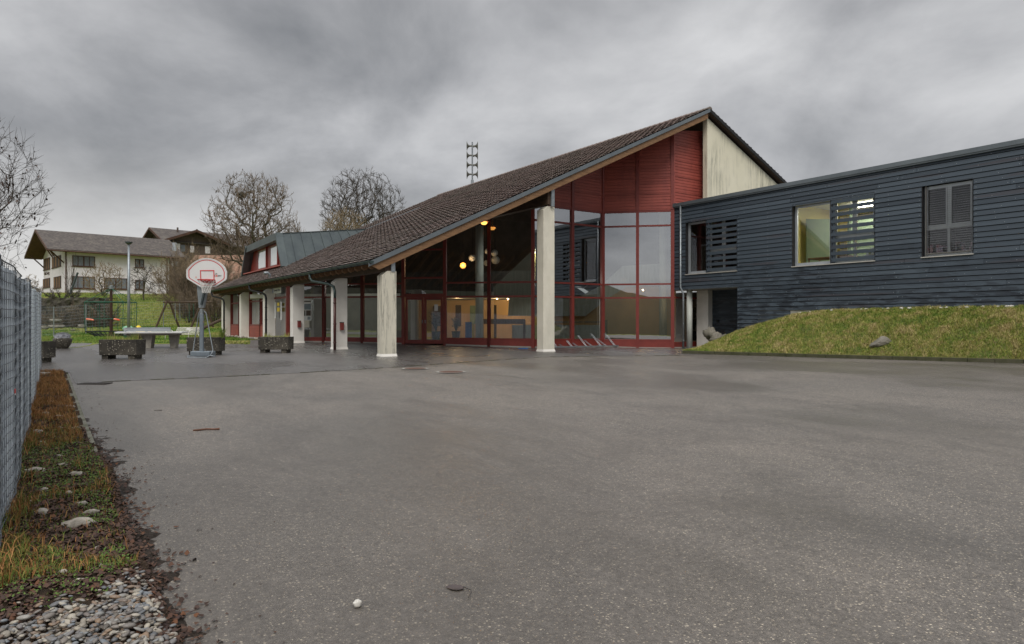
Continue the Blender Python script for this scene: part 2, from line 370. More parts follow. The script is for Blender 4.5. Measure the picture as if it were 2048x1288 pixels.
def cladmat():
    n=NT('blue_grey_boards'); r=n.attr()
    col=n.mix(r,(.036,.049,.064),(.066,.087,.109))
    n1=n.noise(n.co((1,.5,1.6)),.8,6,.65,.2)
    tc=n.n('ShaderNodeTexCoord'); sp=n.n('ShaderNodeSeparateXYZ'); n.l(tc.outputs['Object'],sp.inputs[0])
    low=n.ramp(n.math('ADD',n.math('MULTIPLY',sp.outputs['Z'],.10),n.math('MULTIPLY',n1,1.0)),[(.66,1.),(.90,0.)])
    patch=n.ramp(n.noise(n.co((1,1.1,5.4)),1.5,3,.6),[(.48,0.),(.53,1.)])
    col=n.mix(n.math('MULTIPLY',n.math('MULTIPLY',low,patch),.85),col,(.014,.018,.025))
    grain=n.noise(n.co((30,.8,30)),1.0,5,.7)
    col=n.mix(n.ramp(grain,[(.45,0.),(.75,.35)]),col,(.10,.12,.14))
    col=n.mix(n.ramp(n.noise(n.co((1,.25,5.4)),.9,2,.5),[(.62,0.),(.66,.55)]),col,(.06,.052,.058))
    n.set(col,n.ramp(n1,[(.3,.35),(.7,.6)]),0,.4); n.bump(grain,.2,.005); return n.m
G_['clad']=cladmat()
# =================== SETTING: sky, camera, light ===================
W=D.worlds.new('World'); SC.world=W; W.use_nodes=True; nt=W.node_tree; nt.nodes.clear()
class WN(NT):
    def __init__(n): n.t=nt
w=WN(); out=w.n('ShaderNodeOutputWorld'); bg=w.n('ShaderNodeBackground'); w.l(bg.outputs[0],out.inputs[0])
SUN_EL=math.radians(48); SUN_DIR=Vector((-.62,-.78,0)).normalized()
sky=w.n('ShaderNodeTexSky'); sky.sky_type='NISHITA'; sky.sun_disc=False; sky.sun_elevation=SUN_EL; sky.sun_rotation=math.atan2(SUN_DIR.x,SUN_DIR.y)
tc=w.n('ShaderNodeTexCoord'); sp=w.n('ShaderNodeSeparateXYZ'); w.l(tc.outputs['Generated'],sp.inputs[0])
zc=w.math('MAXIMUM',sp.outputs['Z'],0.0); den=w.math('ADD',zc,.42)
cb=w.n('ShaderNodeCombineXYZ'); w.l(w.math('DIVIDE',sp.outputs['X'],den),cb.inputs[0]); w.l(w.math('DIVIDE',sp.outputs['Y'],den),cb.inputs[1])
mp=w.n('ShaderNodeMapping'); mp.inputs['Rotation'].default_value=(0,0,.6); mp.inputs['Scale'].default_value=(1.5,1.35,1); mp.inputs['Location'].default_value=(3.1,1.7,0); w.l(cb.outputs[0],mp.inputs[0])
n1=w.noise(mp.outputs[0],1.55,8,.56,.25); n2=w.noise(mp.outputs[0],.45,3,.5,.1)
cl=w.math('ADD',w.math('MULTIPLY',n1,.62),w.math('MULTIPLY',n2,.38))
ccol=w.ramp(cl,[(.34,(.21,.215,.225)),(.43,(.315,.318,.328)),(.51,(.43,.432,.442)),(.64,(.62,.62,.625))])
# brighter haze low on the left, overcast luminance rising to the zenith
az=w.n('ShaderNodeVectorMath',operation='DOT_PRODUCT'); w.l(tc.outputs['Generated'],az.inputs[0]); az.inputs[1].default_value=(-.16,.987,0)
lowm=w.math('MULTIPLY',w.ramp(sp.outputs['Z'],[(0.,1.),(.24,0.)]),w.ramp(az.outputs['Value'],[(.72,0.),(.97,1.)]))
ccol=w.mix(w.math('MULTIPLY',lowm,.75),ccol,(.82,.80,.77))
zen=w.ramp(sp.outputs['Z'],[(.38,1.),(.85,1.)])
mul=w.math('ADD',1.0,w.math('MULTIPLY',w.ramp(sp.outputs['Z'],[(.42,0.),(.9,1.)]),2.6))
ccol=w.mix(1.,ccol,mul,'MULTIPLY')
fin=w.n('ShaderNodeMix'); fin.data_type='RGBA'; fin.blend_type='ADD'; fin.inputs[0].default_value=.006; w.l(ccol,fin.inputs[6]); w.l(sky.outputs[0],fin.inputs[7])
w.l(fin.outputs[2],bg.inputs[0]); bg.inputs[1].default_value=1.0
sl=D.lights.new('sun','SUN'); sl.energy=1.5; sl.angle=math.radians(28); sl.color=(1,.95,.88)
so=D.objects.new('sun',sl); COL.objects.link(so)
sd=Vector((SUN_DIR.x*math.cos(SUN_EL),SUN_DIR.y*math.cos(SUN_EL),math.sin(SUN_EL))); so.rotation_euler=sd.to_track_quat('Z','Y').to_euler()
cam=D.cameras.new('camera'); co_=D.objects.new('camera',cam); COL.objects.link(co_); SC.camera=co_
cam.sensor_width=36; cam.lens=24; cam.clip_start=.05; cam.clip_end=2000; co_.location=(0,0,0); co_.rotation_euler=(PI/2,0,-TH)
SC.view_settings.view_transform='Standard'; SC.view_settings.look='None'; SC.view_settings.gamma=1; SC.view_settings.exposure=.08
SC.render.resolution_x=1024; SC.render.resolution_y=644
# =================== terrain ===================
def grid(name,us,vs,fn,mt,kind='structure',smooth=True):
    m=MB()
    m.v=[tuple(fn(u,v)) for v in vs for u in us]; m.a=[.5]*len(m.v); n=len(us)
    m.f=[(j*n+i,j*n+i+1,(j+1)*n+i+1,(j+1)*n+i) for j in range(len(vs)-1) for i in range(n-1)]
    o=m.build(name,mt,smooth=smooth); o['kind']=kind; return o
def lin(a,b,n): return [a+(b-a)*i/(n-1) for i in range(n)]
big=[-900,-400,-200,-100,-60]+lin(-50,60,45)+[80,120,200,400,900]
grid('ground',big,big,lambda x,y:(x,y,gz(x,min(y,60))-.06),G_['lawn'])
grid('asphalt_yard',[.52]+lin(1,60,60),lin(-60,30,91),lambda x,y:(x,y,gz(x,y)),G_['asphalt'])
grid('car_park',lin(-70,-.80,30),lin(-70,14,30),lambda x,y:(x,y,gz(x,y)-.01),G_['asphalt'])
seam=[(150,768),(230,763),(300,760),(400,756),(480,752),(600,746),(700,740),(800,734),(900,727),(1000,720),(1100,714),(1230,712),(1362,711)]
SE=[onground(a,b)[0] for a,b in seam]
def ynear(x):
    if x<SE[0].x: return 20.45
    for a,b in zip(SE,SE[1:]):
        if a.x<=x<=b.x: return a.y+(b.y-a.y)*(x-a.x)/(b.x-a.x)
    return SE[-1].y-(x-SE[-1].x)*.1
grid('forecourt_paving',lin(-9,SE[0].x-.01,14)+[SE[0].x+.01]+lin(SE[0].x+.2,28,70),lin(0,1,26),
     lambda x,v:(x,ynear(x)+(38-ynear(x))*v,gz(x,ynear(x)+(38-ynear(x))*v)+.006),G_['fore'])
# moss line in the seam between both pavings
m=MB()
for a,b in zip(SE,SE[1:]):
    n=max(2,int((b-a).length/.25))
    for i in range(n):
        if random.random()<.35: continue
        p=a.lerp(b,i/n); q=a.lerp(b,(i+.9)/n); wd=random.uniform(.008,.028)
        m.bar(p+Vector((0,0,.008)),q+Vector((0,0,.008)),wd,.012)
tag(m.build('seam_moss',G_['kerbmoss']),'broken line of moss growing in the paving seam','moss',kind='stuff')
def T(X,Z):
    p=CX(X,Z); t=X/Z
    h=-1.0+.5*sstep(43,58,Z)+3.8*sstep(59,82,Z)
    hl=-1.0+.45*sstep(43,58,Z)+2.35*sstep(60.2,60.6,Z)+1.5*sstep(62,80,Z)
    k=sstep(-.585,-.60,t); h=h*(1-k)+hl*k
    if 10.15<p.x<46 and p.y<52: return -1.35
    d=noise.noise(Vector((p.x*.15,p.y*.15,0)))*.12*sstep(44,60,Z)
    return h+d
near=[(-3000,700),(-600,699),(93,697.5),(150,696),(178,692),(199,687),(212,690.5),(300,689),(380,687.5),(438,686.5),(470,686),(500,685.5)]
cols=[]
for i in range(len(near)-1):
    a,b=near[i],near[i+1]; n=max(2,int((b[0]-a[0])/14)); n=min(n,24)
    for k in range(n): cols.append((a[0]+(b[0]-a[0])*k/n,a[1]+(b[1]-a[1])*k/n))
cols.append(near[-1])
Zs=[33,35,37,39,41,43,45,47,49,51,53,55,57,58.5,60,60.3,60.6,61,62,64,66,68,70,72,74,76,78,80,83,87,92,100,120,160,260,700]
def lawnpt(i,j):
    px,py=cols[i]; g,Z0=onground(px,py)
    if j==0: return (g.x,g.y,g.z+.012)
    Z=max(Zs[j-1],Z0+.3*j); X=(px-1024)/FL*Z; p=CX(X,Z); z=T(X,Z)
    if j<4: z=g.z+.05+(z-g.z-.05)*j/4
    return (p.x,p.y,z)
grid('lawn',list(range(len(cols))),list(range(len(Zs)+1)),lambda i,j:lawnpt(int(i),int(j)),G_['lawn'])
# wooded hills all around, behind the camera (seen in the window glass) and beyond the houses
m=MB()
rg=np.random.default_rng(3)
for k in range(150):
    a=2*PI*k/150; 
    m_ang=math.degrees(a)%360
m.v=[];m.f=[];m.a=[];NH=180
for j,(rad,hh) in enumerate([(150,-3),(165,3),(200,9),(260,18),(340,26)]):
    for k in range(NH):
        a=2*PI*k/NH; u=Vector((math.cos(a),math.sin(a),0)); lb=math.exp(-((math.degrees(math.atan2(u.y,u.x))+151)/9.)**2) if hh>0 else 0; back=sstep(.1,-.5,u.dot(Vector((s,c,0))))  # lb: hump added to keep sky out of pane reflections, standing for tall trees
        hz=hh*(.12+.55*back+2.2*lb)*(1+.35*noise.noise(u*2.2)+.10*noise.noise(u*14+Vector((j,0,0))))
        if hh<0: hz=-3
        m.v.append((u.x*rad,u.y*rad,hz-1.5)); m.a.append(.5)
m.f=[(j*NH+k,j*NH+(k+1)%NH,(j+1)*NH+(k+1)%NH,(j+1)*NH+k) for j in range(4) for k in range(NH)]
hill=m.build('hills',groundgrass('distant_woods',(.035,.042,.025),(.05,.05,.03),(.06,.055,.04)),smooth=True); hill['kind']='structure'
# =================== scatter helpers ===================
def blades(name,P,H,Wd,R,mt,label,cat,lean=.5,seed=1,kind='stuff',seg=2):
    rg=np.random.default_rng(seed); n=len(P); P=np.asarray(P,dtype=float); H=np.asarray(H); R=np.asarray(R)
    a=rg.uniform(0,2*PI,n); L=rg.uniform(0,1,n)**.7*lean*H; b=rg.uniform(0,2*PI,n)
    dx=np.cos(a)*Wd*.5; dy=np.sin(a)*Wd*.5; lx=np.cos(b)*L; ly=np.sin(b)*L
    V=np.zeros((n,5,3)); 
    V[:,0]=P+np.stack([dx,dy,-.01+0*dx],1); V[:,1]=P-np.stack([dx,dy,.01+0*dx],1)
    mid=P+np.stack([lx*.35,ly*.35,H*.6],1)
    V[:,2]=mid+np.stack([dx,dy,0*dx],1)*.75; V[:,3]=mid-np.stack([dx,dy,0*dx],1)*.75
    V[:,4]=P+np.stack([lx,ly,H*np.sqrt(np.clip(1-(L/H)**2*.6,.1,1))],1)
    i=np.arange(n)[:,None]*5
    Fs=np.concatenate([i+np.array([[0,1,3]]),i+np.array([[0,3,2]]),i+np.array([[2,3,4]])],0)
    o=npmesh(name,V.reshape(-1,3),Fs,mt,np.repeat(R,5),kind); tag(o,label,cat); return o
def leaves(name,P,S,R,mt,label,cat,seed=1,flat=.35,kind='stuff'):
    rg=np.random.default_rng(seed); n=len(P); P=np.asarray(P,dtype=float); S=np.asarray(S)
    a=rg.uniform(0,2*PI,n); u=np.stack([np.cos(a),np.sin(a),rg.normal(0,flat*.5,n)],1); v=np.stack([-np.sin(a),np.cos(a),rg.normal(0,flat,n)],1)
    prof=[(-1,0),(-.45,.5),(.15,.62),(.55,.3),(1,0),(.5,-.34),(.1,-.6),(-.5,-.46)]
    V=np.zeros((n,8,3))
    for k,(p,q) in enumerate(prof):
        jit=rg.uniform(.75,1.25,n)
        V[:,k]=P+u*(p*S*.5)[:,None]+v*(q*S*jit*.8)[:,None]; V[:,k,2]+=abs(q)*S*rg.uniform(.0,.5,n)+.004
    i=np.arange(n)[:,None]*8
    Fs=np.concatenate([i+np.array([[0,1,7,7]]),i+np.array([[1,2,6,7]]),i+np.array([[2,3,5,6]]),i+np.array([[3,4,5,5]])],0)
    F3=[]
    for q in ([0,1,7],[1,2,6],[1,6,7],[2,3,5],[2,5,6],[3,4,5]): F3.append(i+np.array([q]))
    o=npmesh(name,V.reshape(-1,3),np.concatenate(F3,0),mt,np.repeat(R,8),kind); 
    if label: tag(o,label,cat)
    return o
def fbm(x,y,sc,sd=0): return noise.fractal(Vector((x*sc+sd,y*sc-sd,sd*.7)),1.,2.,4)
# =================== planting bed beside the fence ===================
BX0,BX1,BY0,BY1=-.75,.62,.8,20.4
def bedz(x,y):
    e=sstep(.62,.45,x); return gz(x,y)+.012+e*(.045+.03*fbm(x,y,2.2,5)+.02*fbm(x,y,7,9))
def bededge(y): return .50+.07*fbm(0,y,.8,3)+.05*fbm(0,y,4.,7) if y<9.5 else .40
grid('planting_bed_soil',lin(BX0,BX1,28),lin(BY0,BY1,260),lambda x,y:(min(x,bededge(y)+.06) if x>.3 else x,y,bedz(min(x,bededge(y)+.06) if x>.3 else x,y)),G_['soil'])
# kerb stones at the far part of the bed
t=thing('kerb','pale worn kerb between brown planting bed and asphalt on the left','kerb',(.47,9,gz(.47,9)))
m=MB(); y=8.6
while y<19.3:
    L=.98; z=gz(.47,y)+.045; m.cur=random.random(); dx=random.uniform(-.006,.006)
    m.add([(.40+dx,y,z-.2),(.52+dx,y,z-.2),(.52+dx,y+L,z-.18),(.40+dx,y+L,z-.18),(.40+dx,y,z),(.515+dx,y,z),(.515+dx,y+L,z+.02),(.40+dx,y+L,z+.02)],[(0,3,2,1),(4,5,6,7),(0,1,5,4),(1,2,6,5),(2,3,7,6),(3,0,4,7)]); y+=1.0
m.build('kerb_stones',G_['kerb'],t,world=True,bevel=.012)
def mudz(x,y):
    e=bededge(y) if y<9.5 else .5
    return gz(x,y)+.014*(fbm(x,y*1.2,3.1,8)*1.5+.5*fbm(x,y,11.,4)+.62)-max(0,x-e-.02)*.085-.004
mud=groundgrass('wet_mud',(.035,.027,.021),(.055,.042,.032),(.02,.016,.013)); mud.node_tree.nodes['Principled BSDF'].inputs['Roughness'].default_value=.38
grid('mud_edge',lin(.30,.98,46),lin(.8,12,420),lambda x,y:(x,y,mudz(x,y)),mud)
rg=random.Random(11)
P=[];S=[];R=[]
for i in range(24000):
    y=3.0+(20.2-3.0)*rg.random()**1.7; x=rg.uniform(-.3,.62)
    e=bededge(y)
    if x>e: 
        if y<11 and rg.random()<.75: x=e+abs(rg.gauss(0,.10))*(.6+.8*max(0,fbm(0,y,2.1,7)+.5))
        else: continue
    if y<4.45+.25*fbm(x,0,3) and x<.36 and rg.random()<.96: continue
    if y>9 and rg.random()<.45: continue
    z=max(bedz(x,y) if x<e+.06 else -9,mudz(x,y),gz(x,y)+.001)
    P.append((x,y,z+rg.uniform(0,.010))); S.append(rg.uniform(.014,.040)); R.append(rg.random()**1.3)
leaves('fallen_leaves',P,S,R,G_['leaf'],'wet brown fallen leaves covering the bed by the fence','leaves',2)
P=[];H=[];R=[];Wd=[]
for i in range(38000):
    y=4.6+(20.2-4.6)*rg.random()**1.25; x=rg.uniform(-.35,bededge(y))
    d=fbm(x,y,1.1,2)
    far=sstep(9,13,y)
    if d<.02-.35*far and rg.random()<.85: continue
    if y<4.9: continue
    green=rg.random()<(.75-.62*far)
    P.append((x,y,bedz(x,y))); h=rg.uniform(.02,.06) if green else rg.uniform(.03,.11)
    if x<-.08: h*=1.8
    H.append(h); R.append(rg.uniform(.72,1) if green else rg.uniform(0,.6))
blades('dry_grass',P,H,.006,R,G_['dry'],'orange brown dry growth and green weeds in the bed','ground cover',1.1,3)
P=[];S=[];R=[]
for i in range(12000):
    y=4.35+(12-4.35)*rg.random()**1.2; x=rg.uniform(-.25,bededge(y)-.02)
    if y<4.95 and rg.random()>(y-4.35)/.6*.6: continue
    if fbm(x,y,1.6,12)<-.08: continue
    P.append((x,y,bedz(x,y)+.012)); S.append(rg.uniform(.008,.018)); R.append(rg.uniform(.4,.8))
leaves('weeds',P,S,R,grassmat('weed_green',[(.04,.085,.015),(.06,.12,.02),(.09,.15,.03),(.13,.18,.045)]),'small green weeds between the cobbles near the fence','weeds',5,.5)
# cobbles in the bed, one by one
def rock(name,p,r,sc,seed,mt,label,cat,group=None,rz=0,jit=.16):
    rr=random.Random(seed); m=MB(); m.cur=rr.random()
    m.ball((seed*.37%7,0,0),r,18,11,sc,jit)
    ox=seed*.37%7
    m.v=[(a-ox,b,cc) for a,b,cc in m.v]
    o=m.build(name,mt,smooth=True); o.location=p; o.rotation_euler=(rr.uniform(-.15,.15),rr.uniform(-.15,.15),rz); tag(o,label,cat,group); return o
cb_=[(155,1054,33,11,'largest pale cobble half buried among leaves in the bed'),(74,866,13,9,'round pale cobble close to the fence halfway along the bed'),(82,884,10,4,'flat cobble just in front of the round one near the fence'),
 (70,945,20,7,'grey brown cobble beside the fence foot in green weeds'),(155,951,17,7,'flat tan cobble on the right of the weedy strip'),(91,750,12,9,'cream cobble at the far end of the bed by the fence'),
 (118,762,8,4,'small flat cobble in rusty growth at the far bed end'),(105,781,10,4,'pale cobble in the orange growth near the kerb'),(100,806,9,4,'flat cobble under orange growth beside the fence'),
 (92,829,10,5,'egg shaped cobble leaning toward the fence in brown growth'),(140,816,9,4,'yellowish cobble beside the kerb stones'),(148,840,8,5,'white cobble near the kerb under a grass tuft'),
 (118,836,9,6,'bright white cobble in the middle of the orange growth'),(150,858,11,5,'flat pale cobble at the right edge of the orange growth'),(120,858,6,4,'little cobble beside dark leaves in the bed'),
 (138,992,11,8,'tan pointed cobble among green weeds'),(160,1008,15,7,'long grey cobble on the right above the dark leaves'),(90,985,10,6,'brownish cobble nested in green weeds'),
 (60,1004,12,6,'low cobble beside the fence wires'),(178,1027,18,6,'flat grey cobble partly under leaves'),(85,1030,16,8,'mottled brown cobble left of the largest cobble'),
 (125,1152,11,9,'light cobble at the upper rim of the pebble area'),(160,1160,13,6,'tan flat cobble near the top of the pebbles'),(198,1098,9,6,'small beige cobble with a leaf beside it'),
 (205,1130,8,6,'small grey cobble near the wet edge'),(75,925,9,4,'grey cobble sliver by the fence foot'),(130,935,14,4,'low flat stone crossing the weeds'),(115,914,9,4,'tiny pale flat cobble among brown leaves'),
 (345,1268,10,9,'lone brown pebble lying on the asphalt edge at the bottom'),(310,1278,12,9,'grey stone at the very corner of the pebble area'),(266,1123,6,4,'small white pebble at the muddy asphalt edge')]
for i,(px,py,hw,hh,lab) in enumerate(cb_):
    g,Z=onground(px,py,.05); r=hw/FL*Z; g.z=bedz(g.x,g.y)+ (0.0 if px<300 else r*.3)
    rock('cobble',g,r,(1.,.75,max(.35,min(.85,hh/hw*.9))),i+3,G_['cobble'],lab,'stone','cobbles lying in the bed along the fence',random.uniform(-.8,.2))
# pebble gravel, front corner
rg=random.Random(5); m=MB()
for i in range(8200):
    y=rg.uniform(2.6,4.85); x=rg.uniform(-.75,.50+.03*rg.gauss(0,1))
    lim=4.42+.28*fbm(x,3,1.5)
    if y>lim+abs(rg.gauss(0,.12)): continue
    if x>bededge(y)+.03: continue
    r=rg.uniform(.007,.017)*(1.5 if rg.random()<.15 else 1); m.cur=rg.random()
    n0=len(m.v); m.ball((0,0,0),r,8,5,(1.25*rg.uniform(.8,1.5),.95,.55)); a=rg.uniform(0,PI); tl=rg.gauss(0,.25)
    ca,sa=math.cos(a),math.sin(a); zz=bedz(x,y)+rg.uniform(.0,.045)
    for k in range(n0,len(m.v)):
        u,v_,w_=m.v[k]; w_+=u*tl; m.v[k]=(x+u*ca-v_*sa,y+u*sa+v_*ca,zz+w_)
tag(m.build('pebbles',G_['pebble'],smooth=True),'rounded grey and tan river pebbles in the front left corner','pebbles',kind='stuff')
# litter on asphalt: tiny leaf scraps
P=[];S=[];R=[]
rg=random.Random(21)
for i in range(520):
    y=rg.uniform(2.5,19); x=bededge(min(y,9.4))+abs(rg.gauss(0,.28)) if rg.random()<.8 else rg.uniform(.6,12)
    P.append((x,y,gz(x,y)+.002)); S.append(rg.uniform(.006,.024)*(1 if x<1.5 else .7)); R.append(rg.random()*.8)
leaves('leaf_litter',P,S,R,G_['leaf'],'scattered dark leaf scraps washed onto the asphalt','leaf litter',6,.12)
# =================== grassy mound before the blue building ===================
KX=25.54
k0,_=onground(1366,707); k1,_=onground(2048,727); kd=(k1-k0); 
def kline(u): p=k0+kd*u; return Vector((p.x,p.y,gz(p.x,p.y)))
Hs=[(a_,b_*.96) for a_,b_ in [(1392,-1.36),(1410,-1.2),(1422,-1.02),(1446,-.74),(1477,-.44),(1520,-.12),(1563,.15),(1600,.36),(1650,.44),(1750,.49),(2048,.50),(4000,.48)]]
def Hpx(px):
    for a,b in zip(Hs,Hs[1:]):
        if px<=b[0]: return a[1]+(b[1]-a[1])*max(0,(px-a[0]))/(b[0]-a[0])
    return .48
y0m=onx(1390,KX)[1]
def mound(u,v):
    u2=u*1.75; p=kline(u2)
    yb=y0m+(onx(2048,KX)[1]-y0m)*u2; q=Vector((KX+.02,yb,0)); 
    t=((c*q.x-s*q.y))/(s*q.x+c*q.y); px=1024+FL*t if (s*q.x+c*q.y)>1 and u2<1.2 else 2100
    zt=Hpx(px); z0=p.z+.115; x=p.x+(q.x-p.x)*v; y=p.y+(q.y-p.y)*v
    z=z0+(zt-z0)*(1-(1-v)**1.75)+.06*fbm(x,y,.9,4)*math.sin(PI*min(1,v*1.1+.0))
    return Vector((x,y,z))
grid('grass_mound',lin(0,1,90),lin(0,1,26),lambda u,v:mound(u,v),G_['mound'])
rg=random.Random(8); P=[];H=[];R=[]
for i in range(95000):
    u=rg.random()**1.0; v=rg.random(); p=mound(u*.72,v)
    d=.35*fbm(p.x,p.y,.8,6)+.5*fbm(p.x*1.0,p.y,2.9,1)+.35*fbm(p.x,p.y,7.,2); P.append(p); 
    H.append(rg.uniform(.04,.13)*(1+.7*d)); R.append(min(1,max(0,.49+d*.8+rg.gauss(0,.16))))
blades('mound_grass',P,H,.013,R,G_['blade'],'tousled green and straw coloured grass on the mound','grass',1.7,9)
t=thing('mound_kerb','low mossy kerb edging the grassy mound','kerb',k0)
m=MB(); m2=MB()
for i in range(30):
    a=kline(i/16.0); b=kline((i+.985)/16.0); d=(b-a).normalized(); 
    m.bar(a+Vector((0,0,.0)),b+Vector((0,0,.0)),.10,.24)
m.build('kerb_stones',G_['kerbmoss'],t,world=True,bevel=.01)
b=Vector((onx(1392,25.2)[0],onx(1392,25.2)[1],0)); b.z=gz(b.x,b.y)
m=MB(); m.bar(k0,b,.09,.2); m.build('end_stone',G_['kerb'],t,world=True)
# boulders
p=PX(1437,680,30.6); rock('boulder',p,.46,(1.0,.8,.62),41,G_['boulder'],'broad mossy boulder lying low at the mound foot beside concrete post','boulder','boulders at the mound',.3,.36)
p=PX(1421,668,30.9); rock('boulder',p,.33,(.75,.7,.95),52,G_['boulder'],'tilted pale boulder standing on top of the broad mossy one','boulder','boulders at the mound',.9,.42)
def rock2(name,verts,fs,mt,label,cat,group,p):
    m=MB(); m.add(verts,fs); o=m.build(name,mt); o.location=p; tag(o,label,cat,group)
    b=o.modifiers.new('s','SUBSURF'); b.levels=b.render_levels=2; b.subdivision_type='CATMULL_CLARK'
    tx=D.textures.new('rk','CLOUDS'); tx.noise_scale=.25; dm=o.modifiers.new('d','DISPLACE'); dm.texture=tx; dm.strength=.12; return o
def pk(px,py,Z,o): q=PX(px,py,Z)-o; return (q.x,q.y,q.z)
best=None
for i_ in range(200):
    for j_ in range(1,40):
        q=mound(i_/200*.62,j_/40*.8); Zq=s*q.x+c*q.y; px_=1024+FL*(c*q.x-s*q.y)/Zq; py_=644-FL*q.z/Zq; e_=(px_-1766)**2+(py_-695)**2
        if best is None or e_<best[0]: best=(e_,Zq)
Zr=best[1]-.05; o_=PX(1766,694,Zr)
f=[pk(1738,700,Zr,o_),pk(1800,694,Zr,o_),pk(1792,680,Zr,o_),pk(1776,666,Zr,o_),pk(1762,676,Zr,o_),pk(1742,688,Zr,o_)]
bk=[tuple(Vector(a)*.9+Vector((.35,.4,-.02))) for a in f]
rock2('boulder',f+bk,[tuple(range(6))[::-1],tuple(range(6,12))]+[(i,(i+1)%6,6+(i+1)%6,6+i) for i in range(6)],G_['boulder'],'pointed grey boulder set in the grass slope','boulder','boulders at the mound',o_)
whr=random.Random(4)
for i in range(24):
    px=whr.uniform(1592,2040) if i%3 else whr.uniform(1850,2040); x,y,Z=onx(px,KX-.28); zt=Hpx(px)
    lab='small pale stone lying at the foot of the blue cladding above the mound'
    rock('edge_stone',(x+whr.uniform(-.08,.1),y,zt+.01),whr.uniform(.04,.085),(1,.8,.6),i+90,G_['shell'],lab,'stone','pale stones along the foot of the blue wall',whr.uniform(0,3))
# =================== COMMUNITY HALL ===================
RE=9.4; RY0=22.17; RY1=50.0; RX=27.06; RH=10.49; RB=44.
def rz(x): return 2.14+.473*(x-9.4) if x<=RX else RH-.458*(x-RX)
hall=thing('community_hall','community hall with sweeping brown tiled roof, red framed glass walls and pale pillars','building',(18,32,-1.05))
nrm=Vector((0,-.473,1)).normalized()
# ---- deck and tiles
m=MB()
for a,b in ((RE+.02,RX),(RX,RB)):
    m.prism([(a,RY0+.02,rz(a)-.03),(b,RY0+.02,rz(b)-.03),(b,RY1,rz(b)-.03),(a,RY1,rz(a)-.03)],(0,0,-.06))
roof=m.build('roof',G_['dktimber'],hall,world=True)
rg=random.Random(1)
def tiles(x0,x1,y0,y1,dirn,m,ny=None):
    dx=.29; nr=int(abs(x1-x0)/dx); dy=.44; nc=int(round((y1-y0)/dy)); dy=(y1-y0)/nc; sg=1 if x1>x0 else -1
    for i in range(nr+1):
        xa=x0+sg*i*dx; xb=min(x1,xa+dx+.02) if sg>0 else max(x1,xa-dx-.02)
        off=(dy/2 if i%2 else 0)
        for j in range(nc+1):
            ya=y0+j*dy-off; yb=ya+dy-.018
            ya=max(ya,y0); yb=min(yb,y1)
            if yb-ya<.04: continue
            m.cur=min(1,max(0,rg.gauss(.5,.24))); lift=.088+rg.uniform(-.010,.012); hh=rg.uniform(-.004,.004)
            yy=[ya,ya+(yb-ya)*.16,ya+(yb-ya)*.32,yb-(yb-ya)*.1,yb]; zz=[.022,.028,.004,.0,.012]
            lo=[(xa,a,rz(xa)+lift+b-.03+hh) for a,b in zip(yy,zz)]; hi=[(xb,a,rz(xb)+.012+b*.8-.03) for a,b in zip(yy,zz)]
            fr=[(xa,a,rz(xa)+lift-.034) for a in (ya,yb)]
            n=len(m.v); m.v+=lo+hi+fr; m.a+=[m.cur]*12
            m.f+=[(n+k,n+k+1,n+6+k,n+5+k) for k in range(4)]+[(n,n+10,n+11,n+4,n+3,n+2,n+1)]
m=MB(); tiles(RE,RX,RY0,RY1,1,m); 
mb=MB(); tiles(RB,RX,RY0,RY0+1.2,1,mb); m.add(mb.v,mb.f)
m.a=m.a[:len(m.v)-len(mb.v)]+mb.a
m.build('roof_tiles',G_['tile'],roof)
# ridge caps
m=MB(); y=RY0-.02
while y<RY1:
    m.cur=rg.random(); pts=[(RX+.13*math.cos(a),math.sin(a)*.10) for a in lin(-.3,PI+.3,7)]
    L=.40; n=len(m.v)
    for yy,sc_ in ((y,1.12),(y+L,.95)):
        for a,b in pts: m.v.append((RX+(a-RX)*sc_,yy,RH+.0+b*sc_)); m.a.append(m.cur)
    m.f+=[(n+k,n+k+1,n+8+k,n+7+k) for k in range(6)]+[tuple(n+k for k in range(7))]; y+=.36
m.build('ridge_tiles',G_['tile'],roof)
m=MB(); m.prism([(17.9,43.6,rz(17.9)+.06),(21.4,42.3,rz(21.4)+.06),(21.5,42.6,rz(21.5)+.06),(18.0,43.9,rz(18.)+.06)],(0,0,.02)); m.build('flashing',G_['zinc'],roof)
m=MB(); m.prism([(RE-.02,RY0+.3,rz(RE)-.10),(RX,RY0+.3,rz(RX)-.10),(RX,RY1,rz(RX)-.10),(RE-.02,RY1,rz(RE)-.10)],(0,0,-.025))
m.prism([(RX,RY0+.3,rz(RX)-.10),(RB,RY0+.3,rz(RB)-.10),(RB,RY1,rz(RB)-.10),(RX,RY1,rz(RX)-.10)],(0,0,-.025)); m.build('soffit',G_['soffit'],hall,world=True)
# verge: zinc strip above, timber below
m=MB()
for a,b,g_ in ((RE-.15,RX,'zinc'),(RX,RB,'black')):
    m=MB(); m.prism([(a,RY0-.03,rz(a)+.01),(b,RY0-.03,rz(b)+.01),(b,RY0-.03,rz(b)-.16),(a,RY0-.03,rz(a)-.16)],(0,.045,0)); m.build('verge_flashing',G_[g_],hall,world=True)
m=MB(); m.prism([(RE-.12,RY0+.03,rz(RE)-.14),(RX-.1,RY0+.03,rz(RX-.1)-.14),(RX-.1,RY0+.03,rz(RX-.1)-.44),(RE+.25,RY0+.03,rz(RE+.25)-.44)],(0,.10,0)); m.build('verge_board',G_['timber'],hall,world=True)
